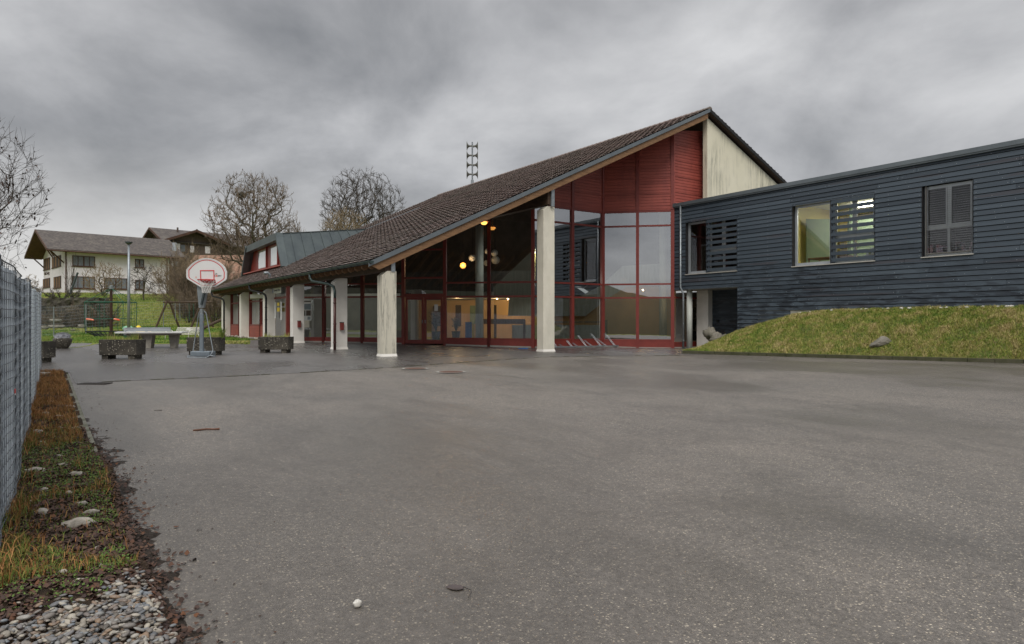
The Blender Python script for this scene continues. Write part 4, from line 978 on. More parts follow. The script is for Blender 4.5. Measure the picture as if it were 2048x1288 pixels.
# =================== siren on the ridge ===================
Zs_=52.2; p=PX(945,372,Zs_); t=thing('siren_mast','grey siren mast with four pairs of horn loudspeakers on the roof ridge','siren',(RX,p.y,RH+.02))
m=MB(); m.tube((0,0,-.2),(0,0,3.25),.055,n=10); m.lathe(0,0,[(.12,.0),(.10,.35),(.06,.37)],12); m.build('mast',G_['galv'],t,smooth=False)
mh=MB(); R_=Vector((c,-s,0)); F_=Vector((s,c,0))
def horn(sg):
    m=MB(); prof=[(.0,.03),(.10,.05),(.22,.075),(.31,.13),(.37,.22),(.405,.345),(.42,.345),(.385,.21),(.32,.11)]
    N=16; vs=[]
    for a,r in prof:
        for j in range(N):
            th=2*PI*j/N; q=R_*(sg*a)+F_*(r*math.cos(th))+Vector((0,0,r*math.sin(th))); vs.append(q)
    m.add(vs,[(i*N+j,i*N+(j+1)%N,(i+1)*N+(j+1)%N,(i+1)*N+j) for i in range(len(prof)-1) for j in range(N)])
    m.path([R_*(sg*-.16)+Vector((0,0,.05*sg-.02)),R_*(sg*.1)+Vector((0,0,.0))],[.055,.055],8)
    return m
for i in range(4):
    for sg in (-1,1):
        o=horn(sg).build('horn',G_['siren'],t); o.location=(0,0,.78+.72*i)
# =================== BLUE GREY WING ===================
MB.K=.96  # all wing vertices scaled down about the camera, so the wing stands nearer
bl=thing('school_wing','long low wing clad in dark blue grey horizontal boards','building',(25.6,10,-1.3))
bx=26.6; BY1=onx(1346,bx)[1]; SY=onx(1475,bx)[1]
def by(px): return onx(px,bx)[1]
wins=[(by(1413),by(1372),2.39,5.0,'w1'),(by(1474.5),by(1414.5),2.39,5.0,'s1'),(by(1662),by(1585),2.39,5.02,'w2'),(by(1750),by(1664),2.39,5.02,'s2'),(by(1947),by(1844),2.38,4.98,'w3')]
rg=random.Random(2); m=MB(); sc_=MB()
z=-1.35; row=0; ph=.186
dz0=onx(1563,bx)[1]; dz1=onx(1588,bx)[1]
while z<5.80:
    h=min(ph-.022,5.80-z); zc_=z+h/2
    iv=[(.5,BY1 if zc_>1.62 else SY)]
    if zc_<.5:
        cut=dz0 if zc_<.12 else dz0+(dz1-dz0)*(zc_-.12)/.4
        iv=[(cut,SY)]
    for ya,yb,za,zb_,_n in wins:
        if zc_>za-.03 and zc_<zb_+.02:
            nv=[]
            for a,b in iv:
                if yb<=a or ya>=b: nv.append((a,b))
                else:
                    if ya>a: nv.append((a,ya))
                    if yb<b: nv.append((yb,b))
            iv=nv
    for a,b in iv:
        y=a
        while y<b-.001:
            L=rg.uniform(3.2,5.0); e=min(b,y+L)
            if b-e<.8: e=b
            m.cur=min(1,max(0,rg.gauss(.6,.25))) if rg.random()>.10 else 0.
            j=rg.uniform(-.003,.003)
            m.add([(bx-.034+j,y,z),(bx+.02,y,z),(bx+.02,e-.008,z),(bx-.034+j,e-.008,z),(bx-.012+j,y,z+h),(bx+.02,y,z+h),(bx+.02,e-.008,z+h),(bx-.012+j,e-.008,z+h)],[(0,3,2,1),(4,5,6,7),(0,1,5,4),(1,2,6,5),(2,3,7,6),(3,0,4,7)])
            for q in ([y+.08,e-.09] if e-y>1 else []):
                if rg.random()<.8: sc_.box(bx-.036,q-.008,zc_-.03,bx-.01,q+.008,zc_-.014)
            yy=y+1.2
            while yy<e-.5: sc_.box(bx-.034,yy-.007,zc_-.028,bx-.01,yy+.007,zc_-.014); yy+=1.25
            y=e
    z+=ph; row+=1
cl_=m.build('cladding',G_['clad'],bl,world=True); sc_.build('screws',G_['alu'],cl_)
# dark cavity membrane behind the boards, with openings
m=MB()
ops=sorted([(min(wins[0][0],wins[1][0]),max(wins[0][1],wins[1][1])),(min(wins[2][0],wins[3][0]),max(wins[2][1],wins[3][1])),(wins[4][0],wins[4][1])])
y=.4
for a,b in ops:
    m.box(bx+.022,y,1.64,bx+.06,a,5.8); m.box(bx+.022,a,1.64,bx+.06,b,2.38); m.box(bx+.022,a,5.03,bx+.06,b,5.8); y=b
m.box(bx+.022,y,1.64,bx+.06,BY1,5.8); m.box(bx+.022,.4,-1.4,bx+.06,SY,1.64)
m.build('wall',G_['black'],bl,world=True)
m=MB(); m.box(bx+.001,.4,-.6,bx+.019,dz0+1.2,.60); m.build('plinth',G_['plinth'],bl,world=True)
m=MB(); m.box(bx-.10,.2,5.80,40,BY1+.02,5.99); m.build('roof',G_['zinc'],bl,world=True)
m=MB(); m.box(bx-.13,.15,5.86,bx-.09,BY1+.05,6.02); m.box(bx-.12,BY1-.3,5.99,bx+.45,BY1+.06,6.04); m.build('roof_edge',G_['zinc'],bl,world=True)
m=MB(); m.box(bx+.08,SY,1.66,40,BY1-.03,1.75); m.box(bx-.03,SY,1.62,40,BY1,1.655); m.build('undercroft_ceiling',G_['plinth'],bl,world=True)
m=MB(); m.box(39.7,.2,-1.4,40,BY1,5.8); m.box(bx+.1,.2,-1.4,40,.4,5.8); m.box(bx+.1,BY1-.25,2.2,28.,BY1-.2,5.8); m.build('outer_wall',G_['black'],bl,world=True)
# undercroft
m=MB(); m.box(28.3,SY-.2,-1.45,28.5,23.0,1.62); m.box(bx+.1,SY-.12,-1.45,28.3,SY-.001,1.62)
for k in range(17): m.cur=random.random(); m.box(28.26,SY,-1.4+k*.18,28.3,23.0,-1.4+k*.18+.165)
m.build('undercroft_wall',G_['clad'],bl,world=True)
m=MB(); m.box(28.2,22.6,-.02,28.26,22.7,.12); m.build('door_knob',G_['black'],bl,world=True)
m=MB(); ya=ony; m.box(27.95,23.02,-1.45,28.35,23.75,1.62); m.build('pillar',G_['white'],bl,world=True)
yc=onx(1379,26.95)[1]; m=MB(); m.path([(26.95,yc,-1.42),(26.95,yc,1.62)],.145,22); m.build('column',G_['concrete'],bl,world=True,smooth=True)
# downpipe
yp=onx(1361,bx-.09)[1]; m=MB(); m.path([(bx-.09,yp,5.85),(bx-.09,yp,1.75),(bx-.06,yp-.06,1.6),(bx-.02,yp-.12,1.4),(bx-.02,yp-.12,-1.4)],.05,12)
for z in (5.4,3.4,1.95,1.05,-.1,-.95): m.path([(bx-.09 if z>1.7 else bx-.02,yp if z>1.7 else yp-.12,z),(bx-.09 if z>1.7 else bx-.02,yp if z>1.7 else yp-.12,z+.045)],.06,12)
m.build('downpipe',G_['galv'],bl,world=True,smooth=True)
# windows
def frame(m,y0,y1,z0,z1,x,w=.06,d=.06):
    m.box(x,y0,z0,x+d,y1,z0+w); m.box(x,y0,z1-w,x+d,y1,z1); m.box(x,y0,z0+w,x+d,y0+w,z1-w); m.box(x,y1-w,z0+w,x+d,y1,z1-w)
def reveal(m,y0,y1,z0,z1):
    m.box(bx-.03,y0-.001,z0-.02,bx+.24,y0+.02,z1); m.box(bx-.03,y1-.02,z0-.02,bx+.24,y1+.001,z1); m.box(bx-.03,y0,z1-.001,bx+.24,y1,z1+.02)
def win(y0,y1,z0,z1,kind):
    m=MB(); xw=bx+.14
    if kind=='fixed': frame(m,y0+.03,y1-.03,z0+.02,z1-.03,xw,.11,.07); 
    else:
        ym=(y0+y1)/2; zm=z0+(z1-z0)*.40
        frame(m,y0+.03,y1-.03,z0+.02,z1-.03,xw,.07,.07); m.box(xw+.002,ym-.045,z0+.09,xw+.068,ym+.045,z1-.1); m.box(xw-.004,y0+.1,zm-.06,xw+.066,y1-.1,zm+.06)
        frame(m,ym+.05,y1-.1,zm+.06,z1-.1,xw-.012,.045,.05); frame(m,y0+.1,ym-.05,zm+.06,z1-.1,xw-.012,.045,.05)
    o=m.build('window',G_['alu'],bl,world=True)
    m=MB(); m.poly([(xw+.03,y0+.05,z0+.05),(xw+.03,y1-.05,z0+.05),(xw+.03,y1-.05,z1-.05),(xw+.03,y0+.05,z1-.05)]); m.build('pane',G_['wglass'],o)
    m=MB(); m.box(bx-.07,y0-.02,z0-.035,bx+.15,y1+.02,z0-.0); m.build('sill',G_['sill'],o)
    m=MB(); reveal(m,y0,y1,z0,z1); m.build('reveal',G_['black'],o)
    return o
G_['wglass']=glassmat('wing_glass',.16,(.86,.88,.86))
w=wins
win(w[0][0],w[0][1],w[0][2],w[0][3],'fixed'); o1=win(w[1][0],w[1][1],w[1][2],w[1][3],'sash')
win(w[2][0],w[2][1],w[2][2],w[2][3],'fixed'); o2=win(w[3][0],w[3][1],w[3][2],w[3][3],'sash'); o3=win(w[4][0],w[4][1],w[4][2],w[4][3],'sash')
def louvre(o,y0,y1,z0,z1,n):
    m=MB(); p=(z1-z0)/n
    for k in range(n): m.cur=random.uniform(.4,.8); m.box(bx-.034,y0+.0,z0+.06+k*p,bx-.008,y1-.0,z0+.06+k*p+.145)
    m.box(bx-.006,y1-.14,z0+.02,bx+.02,y1-.03,z1-.02)
    m.build('louvre_shutter',G_['clad'],o)
louvre(o1,w[1][0],w[1][1],w[1][2],w[1][3],10); louvre(o2,w[3][0],w[3][1],w[3][2],w[3][3],10)
m=MB(); z=w[4][2]+.12
while z<w[4][3]-.12:
    m.add([(bx+.02,w[4][0]+.05,z),(bx+.062,w[4][0]+.05,z+.006),(bx+.062,w[4][1]-.14,z+.006),(bx+.02,w[4][1]-.14,z),(bx+.02,w[4][0]+.05,z+.004),(bx+.062,w[4][0]+.05,z+.012),(bx+.062,w[4][1]-.14,z+.012),(bx+.02,w[4][1]-.14,z+.004)],[(0,3,2,1),(4,5,6,7),(0,1,5,4),(1,2,6,5),(2,3,7,6),(3,0,4,7)]); z+=.082
m.box(bx+.02,w[4][0]+.05,w[4][2]+.09,bx+.08,w[4][1]-.14,w[4][2]+.12); m.box(bx+.03,w[4][1]-.13,w[4][2],bx+.07,w[4][1]-.1,w[4][3])
m.build('venetian_blind',M('blind_slats',(.17,.165,.15),(.13,.125,.115),3,.5,.2),o3)
# rooms
def room(y0,y1,x1,wm,bm,name='room'):
    m=MB(); x0=bx+.26; z0=1.9;z1=5.25
    m.poly([(x1,y0,z0),(x1,y1,z0),(x1,y1,z1),(x1,y0,z1)]); m.poly([(x0,y1,z0),(x1,y1,z0),(x1,y1,z1),(x0,y1,z1)]); m.poly([(x0,y0,z0),(x1,y0,z0),(x1,y0,z1),(x0,y0,z1)])
    o=m.build('room_wall',wm,bl,world=True); m=MB(); m.poly([(x0,y0,z1),(x1,y0,z1),(x1,y1,z1),(x0,y1,z1)]); m.build('room_ceiling',bm,bl,world=True)
    m=MB(); m.poly([(x0,y0,z0),(x1,y0,z0),(x1,y1,z0),(x0,y1,z0)]); m.build('room_floor',G_['tilefl'],bl,world=True)
ya,yb=w[3][0]-.8,w[2][1]+.6
room(ya,yb,33,G_['yelwall'],G_['ceil'])
tube=EM('tube_light',(1,.96,.88),14)
for yy in (yb-2.4,yb-4.1):
    for xx in (29.6,):
        m=MB(); m.box(xx,yy-.7,5.08,xx+.10,yy+.7,5.13); m.box(xx+.25,yy-.7,5.08,xx+.33,yy+.7,5.13); m.build('ceiling_light',tube,bl,world=True)
        l=D.lights.new('room_light','AREA'); l.shape='RECTANGLE'; l.size=.5; l.size_y=1.9; l.energy=46; l.color=(1,.94,.78); lo=D.objects.new('room_light',l); COL.objects.link(lo); lo.location=((xx+.15)*.96,yy*.96,5.05*.96)
# green board partition, desk, cupboards in the lit classroom
m=MB(); m.box(30.2,yb-1.2,1.9,30.3,yb-1.1,5.2); m.box(30.4,yb-3.9,1.9,30.5,yb-.9,4.7); m.build('pin_board',G_['greenwall'],bl,world=True)
m=MB(); yd=yb-1.7; m.box(27.4,yd-.9,2.72,28.3,yd+.9,2.77); 
for a in (27.45,28.25):
    for b in (yd-.86,yd+.86): m.box(a-.02,b-.02,1.9,a+.02,b+.02,2.72)
m.build('desk',G_['timber'],bl,world=True)
m=MB(); r_=random.Random(3)
for k in range(16):
    yy=r_.uniform(ya+1,yb-3.6); zz=1.9; x_=r_.uniform(27.3,29.3); h_=r_.uniform(.7,1.15); m.box(x_,yy,zz+h_-.25,x_+r_.uniform(.3,.6),yy+r_.uniform(.2,.7),zz+h_)
m.build('school_furniture',G_['alu'],bl,world=True)
m=MB()
for k in range(10):
    yy=r_.uniform(ya+1,yb-3.6); x_=r_.uniform(27.3,29); m.box(x_,yy,2.7,x_+.2,yy+.25,2.7+r_.uniform(.1,.5))
m.build('school_things',M('coloured_things',(.5,.2,.08),(.12,.3,.08),3,.6),bl,world=True)
room(w[1][0]-1.2,BY1-.3,31.,G_['intdark'],G_['intdark'])
p=PX(1467,487,32.6); m=MB(); m.ball((28.0,w[1][0]+.35,3.72),.13,12,8,(1,1.3,.6)); m.build('lamp_shade',EM('orange_shade',(1,.35,.04),1.6),bl,world=True)
room(w[4][0]-2,w[4][1]+.7,31.,G_['intdark'],G_['intdark'])
m=MB(); r_=random.Random(5)
for k in range(18):
    yy=r_.uniform(w[4][0],w[4][1]); m.box(bx+.3,yy,2.3,bx+.5,yy+.2,2.4+r_.uniform(.1,.45))
m.build('sill_clutter',M('mixed_clutter',(.5,.12,.08),(.2,.24,.4),2.5,.7),bl,world=True)
MB.K=1.0
facing(1613,438,1668,528,29.4,.08,'pin_board',G_['greenwall'],bl)
# =================== fence at the left ===================
FY0,FY1=5.4,20.95
def fx(y): return -.235+.0125*(y-5.4)+.018*math.sin(y*1.9)+.012*math.sin(y*4.7+1)
fn=thing('mesh_fence','tall wire mesh fence woven with grey privacy strips on the left','fence',(-.2,13,gz(0,13)))
rg=random.Random(9); m=MB(); y=FY0
def ftop(y): return gz(0,y)+2.0+.02*math.sin(y*1.3)-.012*abs(math.sin(y*PI/2.6))
while y<FY1:
    x=fx(y)-.014+rg.gauss(0,.002); z0=gz(0,y)+.02; z1=ftop(y)-.03+rg.uniform(-.01,.01); m.cur=rg.random(); tw=rg.uniform(-.010,.010); n=len(m.v); K=7
    for k in range(K):
        z=z0+(z1-z0)*k/(K-1); xx=x+rg.gauss(0,.0012)
        m.v+=[(xx+tw,y,z),(xx-tw,y+.046,z),(xx-tw-.002,y+.046,z),(xx+tw-.002,y,z)]; m.a+=[m.cur]*4
    m.f+=[(n+4*k+a,n+4*k+(a+1)%4,n+4*k+4+(a+1)%4,n+4*k+4+a) for k in range(K-1) for a in range(4)]
    y+=.050
strip=NT('privacy_strips'); cA=strip.mix(strip.attr(),(.44,.49,.54),(.60,.66,.70)); cA=strip.mix(strip.ramp(strip.noise(strip.co((1,1,.4)),2.,6,.7),[(.45,0.),(.75,.5)]),cA,(.2,.23,.24)); strip.set(cA,.55,0,.3)
m.build('privacy_strips',strip.m,fn,world=True)
m=MB(); R0=30
for k in range(R0):
    pts=[];rr=[]
    y=FY0
    while y<=FY1:
        z0=gz(0,y)+.03; z1=ftop(y); zz=z0+(z1-z0)*k/(R0-1); pts.append((fx(y)+.012+.004*math.sin(y*9+k),y,zz+.006*math.sin(y*5+k*2))); y+=.21
    m.path(pts,.0032 if k<R0-1 else .006,4)
y=FY0
while y<12.5:
    for sgn in (1,-1):
        pts=[]
        for k in range(R0):
            z0=gz(0,y)+.03; z1=ftop(y); pts.append((fx(y)+.008,y+sgn*(.025 if k%2 else -.025)+.025,z0+(z1-z0)*k/(R0-1)))
        m.path(pts,.0017,3,cap=False)
    y+=.10
m.build('wire_mesh',M('dull_wire',(.14,.16,.18),(.10,.11,.12),9,.5,.5),fn,world=True)
y=FY0+.05
while y<=FY1+.01:
    m=MB(); m.tube((fx(y)-.06,y,gz(0,y)-.1),(fx(y)-.06,y,gz(0,y)+2.02),.024,n=10); m.build('post',G_['galv'],fn,world=True); y+=2.58
yq=9.6-.0
t=(20-1024)/FL; yq=[ (abs((1024+FL*((c*fx(v)-s*v)/(s*fx(v)+c*v)))-21),v) for v in lin(5.5,12,300)]; yq=min(yq)[1]
Zq=s*fx(yq)+c*yq; zq=(644-783)/FL*Zq
m=MB(); m.box(-.004,-.05,-.012,.004,0,.02); th_=thing('tape_scrap','small red and white scrap of tape caught in the fence mesh','tape',(fx(yq)+.03,yq,zq))
m.build('red_piece',G_['hoopred'],th_); m=MB(); m.prism([(-.004,0,-.03),(-.004,.05,-.02),(-.004,.04,.012),(-.004,0,.012)],(.008,0,0)); m.build('white_piece',G_['boardwhite'],th_)
# =================== planters ===================
def planter(px,py,w,d,h,rz_,label,pl,seed):
    g,Z=onground(px,py); g=g+CX(0,.28); g.z=gz(g.x,g.y); t=thing('planter',label,'planter',g,rz_,'washed concrete planters on the forecourt'); hw,hd=w/2,d/2
    m=MB(); f0=.13; th=.06
    m.add([(-hw+.008,-hd+.008,f0),(hw-.008,-hd+.008,f0),(hw-.008,hd-.008,f0),(-hw+.008,hd-.008,f0),(-hw,-hd,h),(hw,-hd,h),(hw,hd,h),(-hw,hd,h),
           (-hw+th,-hd+th,h),(hw-th,-hd+th,h),(hw-th,hd-th,h),(-hw+th,hd-th,h),(-hw+th,-hd+th,h-.1),(hw-th,-hd+th,h-.1),(hw-th,hd-th,h-.1),(-hw+th,hd-th,h-.1)],
          [(0,3,2,1),(0,1,5,4),(1,2,6,5),(2,3,7,6),(3,0,4,7),(4,5,9,8),(5,6,10,9),(6,7,11,10),(7,4,8,11),(8,9,13,12),(9,10,14,13),(10,11,15,14),(11,8,12,15)])
    m.build('box',G_['planter'],t,bevel=.012)
    for a in (-hw+.16,hw-.2):
        m=MB(); m.box(a-.1,-hd+.05,-.02,a+.1,hd-.05,f0-.002); m.build('foot',G_['planter'],t,bevel=.01)
    m=MB(); m.box(-hw+th+.001,-hd+th+.001,h-.2,hw-th-.001,hd-th-.001,h-.05); m.build('soil',G_['soil'],t)
    r_=random.Random(seed); m=MB()
    for k in range(420):
        x=r_.uniform(-hw+.1,hw-.1); y=r_.uniform(-hd+.08,hd-.08); hh=r_.uniform(.04,.19)*pl*(1.4 if abs(x)>hw*.5 else .7); a=r_.uniform(0,6.3); l=r_.uniform(0,.09)
        m.cur=r_.random(); m.poly([(x-.006,y,h-.06),(x+.006,y,h-.06),(x+math.cos(a)*l,y+math.sin(a)*l,h-.04+hh)])
    m.build('plants',G_['blade'],t)
    return t
planter(235,719,1.20,.55,.62,-TH-.02,'planter nearest the fence end with dry tufts, left of the table tennis table',1.2,1)
planter(405,710.5,1.13,.55,.62,-TH,'planter standing directly behind the basketball stand',.9,2)
planter(547,706.5,1.15,.55,.60,-TH-.05,'planter in front of the office door pillars',.9,3)
planter(49,726,1.1,.55,.62,-TH,'planter mostly hidden behind the end of the mesh fence',.8,4)
tp=D.objects['planter.001'] if 'planter.001' in D.objects else None
g,Z=onground(427,712)
t=thing('potted_grass','wispy pale green tuft growing in the planter behind the basketball stand','plant',(*(g+CX(.1,.45)).xy,gz(g.x,g.y)+.58)); m=MB(); r_=random.Random(3)
for k in range(70):
    a=r_.uniform(0,6.3); l=r_.uniform(.02,.22); h_=r_.uniform(.15,.42); m.cur=r_.random(); m.path([(0,0,0),(math.cos(a)*l*.5,math.sin(a)*l*.5,h_*.7),(math.cos(a)*l,math.sin(a)*l,h_)],[.006,.005,.002],3)
m.build('stalks',G_['bladeL'],t)
# round pot with heather
g,Z=onground(125,697); t=thing('flower_pot','round stone pot with grey heather on the lawn edge','flower pot',g)
m=MB(); m.lathe(0,0,[(.17,0),(.20,.03),(.30,.2),(.33,.36),(.31,.40),(.27,.40),(.25,.33)],20); m.build('pot',G_['planter'],t,smooth=True)
m=MB(); m.ball((0,0,.42),.27,16,10,(1,1,.55),.1); r_=random.Random(4)
for k in range(500):
    a=r_.uniform(0,6.3); e=r_.uniform(0,1.5); q=Vector((math.sin(e)*math.cos(a)*.27,math.sin(e)*math.sin(a)*.27,.42+math.cos(e)*.15)); d=Vector((r_.gauss(0,.3),r_.gauss(0,.3),1)).normalized()*.05; m.poly([q-Vector((.006,0,0)),q+Vector((.006,0,0)),q+d+(q-Vector((0,0,.42)))*.15])
m.build('heather',G_['heather'],t)
# =================== basketball stand ===================
g,Z=onground(410,713.5); g=g-CX(0,.25); g.z=gz(g.x,g.y); S1=Z/FL
t=thing('basketball_stand','portable basketball stand with white fan shaped backboard and red rim','basketball stand',g,-TH)
def L(px,py,dy=0): return Vector(((px-410)*S1,dy,(644-py)/FL*Z-g.z))
m=MB(); m.bar(L(411.5,712,-.05),L(411.5,628,-.05),.115,.10,(0,1,0)); m.build('pole',G_['steelblue'],t,bevel=.01)
m=MB(); m.bar(L(411.5,628,-.05),L(411.5,618,-.05),.09,.09,(0,1,0)); m.prism([L(403,572,-.1),L(424,572,-.1),L(416,616,-.1),L(407,616,-.1)],(0,.13,0)); m.build('upper_arm',G_['galv'],t)
m=MB(); m.bar(L(422,574,-.15),L(413,610,-.12),.05,.1,(0,1,0)); m.build('side_bracket',G_['zinc2'],t)
for a,b in ((393,387),(430,436)):
    m=MB(); sg=1 if a>410 else -1
    m.path([L(411+sg*2,626,.0),L(411+sg*4,622,.0),L(411+sg*7,626,.02),L(a+sg*1,699,.05),L(a,706,.0),L(a-sg*1,710,-.1),L(b+sg*4,712,-.1)],.017,8); m.build('brace',G_['galv'],t,smooth=True)
m=MB(); m.box(*(L(391,711.5,-.15)),*(L(429,702,.35))); m.build('ballast_box',G_['steelblue'],t,bevel=.02)
m=MB(); m.path([L(406,702,.1),L(406,698,.1),L(414,698,.1),L(414,702,.1)],.012,6); m.build('handle',G_['galv'],t)
m=MB(); m.path([L(389,710,-.2),L(391,713,-.32),L(429,713,-.32),L(431,710,-.2)],.02,8); m.build('base_bar',G_['galv'],t)
# backboard outline
out_=[(385.6,541.5),(385.6,556),(387.5,559.5),(411,574),(414,575.3),(441,575.3),(444,574),(462.5,562),(464.5,559)]
arc=[(464.8,546)]; 
for k in range(1,20):
    a=k/20.; x=464.8-(464.8-385.6)*a; y=545-26.3*math.sin(PI*min(1,max(0,a)))**.62; arc.append((x,y))
def shape(sc,dy,th,pts=None):
    cx_,cy_=425.,549.; return [L(cx_+(a-cx_)*sc,cy_+(b-cy_)*sc,dy) for a,b in (pts or (out_+arc))]
bo=MB(); bo.prism(shape(1,-.20,.0),(0,.045,0)); bb=bo.build('backboard',G_['boardwhite'],t,bevel=.008)
def ringm(s0,s1,dy):
    m=MB(); a=shape(s0,dy,0); b=shape(s1,dy,0); n=len(a); m.add(a+b,[(i,(i+1)%n,n+(i+1)%n,n+i) for i in range(n)]); v=[q+Vector((0,.004,0)) for q in a+b]; m.add(v,[(i,(i+1)%n,n+(i+1)%n,n+i) for i in range(n)]); return m
m=ringm(.895,.855,-.206); m.build('red_line',G_['boardred'],bb)
m=ringm(1.0,.955,-.212); m.build('rim_edge',G_['boardwhite'],bb)
m=MB()
for p,q in (((412.5,543.2),(440.5,543.2)),((413.2,543),(414.2,565)),((439.5,543),(440,565)),((413.5,564.6),(440.,564.6))): m.bar(L(*p,-.207),L(*q,-.207),.012,1.5*S1)
m.build('target_square',G_['boardred'],bb)
mt=Matrix.Translation(L(447,549.8,-.208))@Matrix.Rotation(PI/2,4,'X')
text_mesh('Lifa',.055,'lettering',G_['black'],bb,Matrix.Translation(L(444,549.6,-.206))@Matrix.Rotation(PI/2,4,'X'),.002)
text_mesh('C',.07,'lettering',G_['black'],bb,Matrix.Translation(L(441.8,553.6,-.206))@Matrix.Rotation(PI/2,4,'X'),.002)
text_mesh('UERT',.065,'lettering',G_['black'],bb,Matrix.Translation(L(449.8,553.6,-.206))@Matrix.Rotation(PI/2,4,'X'),.002)
m=MB(); q=L(445,553.6,-.207); m.path([q,q+Vector((0,-.004,0))],.026,14); m.build('ball_mark',G_['ropered'],bb)
text_mesh('(:)',.07,'printed_mark',G_['ropered'],bb,Matrix.Translation(L(404.5,556,-.206))@Matrix.Rotation(PI/2,4,'X'),.002)
# rim and net
rc=L(433,562.5,-.52); rr_=15.8*S1
m=MB(); m.path([(rc.x+rr_*math.cos(a),rc.y+rr_*math.sin(a),rc.z) for a in lin(0,2*PI,25)],.014,7); m.prism([rc+Vector((-.12,rr_,-.07)),rc+Vector((.12,rr_,-.07)),rc+Vector((.12,rr_,.01)),rc+Vector((-.12,rr_,.01))],(0,.14,0)); 
m.prism([rc+Vector((-rr_*.95,rr_*.3,-.01)),rc+Vector((rr_*.95,rr_*.3,-.01)),rc+Vector((.2,rr_*.95,-.09)),rc+Vector((-.2,rr_*.95,-.09))],(0,.01,.004)); m.build('rim',G_['hoopred'],t)
m=MB(); lv=[(0,1.0),(.10,.80),(.20,.62),(.28,.53),(.36,.48),(.43,.46)]
for k in range(12):
    for sg in (1,-1):
        m.path([(rc.x+rr_*f_*math.cos(2*PI*(k+sg*.5*j)/12),rc.y+rr_*f_*math.sin(2*PI*(k+sg*.5*j)/12),rc.z-h_) for j,(h_,f_) in enumerate(lv)],.006,4)
m.build('net',G_['net'],t)
# =================== table tennis ===================
Zt=27.6; o_=CX((305-1024)/FL*Zt,Zt); gzt=-(694.5-644)/FL*Zt
t=thing('tennis_table','grey concrete table tennis table with metal net','table tennis table',(o_.x,o_.y,gz(o_.x,o_.y)),-TH+.02); S2=Zt/FL; bz=gz(o_.x,o_.y)
def Q(px,py,dy=0): return Vector(((px-305)*S2,dy,(644-py)/FL*Zt-bz))
z1=Q(305,663.5).z
m=MB(); m.prism([(Q(221,0).x,.25,z1),(Q(246,0).x,-.75,z1),(Q(371,0).x,-.62,z1),(Q(372,0).x,.65,z1),(Q(300,0).x,1.0,z1)],(0,0,-.055)); m.v=[]; m.f=[]; m.a=[]
m.prism([(-1.68,.55,z1),(-1.05,-.85,z1),(1.38,-.45,z1),(1.0,1.0,z1)],(0,0,-.05)); m.build('table_top',G_['tabletop'],t)
m=MB(); m.prism([(-1.2,.4,z1-.052),(-.85,-.55,z1-.052),(1.1,-.25,z1-.052),(.85,.7,z1-.052)],(0,0,-.09)); m.build('under_frame',G_['tablecon'],t)
for px,y_ in ((264,.35),(289,.15),(305,-.25),(345,.1)):
    q=Q(px,0).x; w_=.13; m=MB(); m.add([(q-w_*.8,y_-.10,-.02),(q+w_*.8,y_-.10,-.02),(q+w_*.8,y_+.16,-.02),(q-w_*.8,y_+.16,-.02),(q-w_*1.25,y_-.12,z1-.14),(q+w_*1.25,y_-.12,z1-.14),(q+w_*1.25,y_+.2,z1-.14),(q-w_*1.25,y_+.2,z1-.14)],[(0,3,2,1),(4,5,6,7),(0,1,5,4),(1,2,6,5),(2,3,7,6),(3,0,4,7)]); m.build('leg',G_['tablecon'],t,bevel=.015)
m=MB(); a=Vector((Q(271,0).x,-.72,0)); b=Vector((Q(323,0).x,.75,0))
m.prism([(a.x,a.y,z1+.02),(b.x,b.y,z1+.02),(b.x,b.y,z1+.16),(a.x,a.y,z1+.16)],(0,.012,0)); m.bar((a.x,a.y,z1+.165),(b.x,b.y,z1+.165),.03,.02); m.box(a.x-.06,a.y-.03,z1-.1,a.x+.03,a.y+.03,z1+.17); m.build('net',G_['alu'],t)
# =================== lamp post, bin, ducks, bench ===================
g=CX((257.5-1024)/FL*36,36); z0=-.98; t=thing('street_lamp','slim grey lamp post with flat round head beside the climbing net','street lamp',(g.x,g.y,z0))
ht=(644-489)/FL*36-z0; m=MB(); m.path([(0,0,-.05),(0,0,ht*.5),(0,0,ht)],[.085,.07,.05],12); m.build('pole',G_['galv'],t,smooth=True)
m=MB(); m.lathe(0,0,[(.04,ht-.02),(.09,ht+.02),(.17,ht+.08),(.17,ht+.12),(.06,ht+.15)],16); m.lathe(0,0,[(.19,ht+.12),(.19,ht+.145),(.02,ht+.16)],16); m.build('lamp_head',G_['zinc2'],t)
Zb=38.; g=CX((256-1024)/FL*Zb,Zb); t=thing('litter_bin','round green litter bin with light green domed lid','litter bin',(g.x,g.y,-1.)); k=Zb/FL
zt_=(644-652)/FL*Zb+1.; m=MB(); m.lathe(0,0,[(.20,0),(.25,zt_-.27),(.25,zt_-.24)],18); m.build('body',G_['bindk'],t,smooth=False)
m=MB(); m.lathe(0,0,[(.28,zt_-.22),(.285,zt_-.15),(.24,zt_-.06),(.14,zt_),(.02,zt_+.02)],18); m.build('lid',G_['bingreen'],t,smooth=True)
Zd=40.; k=Zd/FL
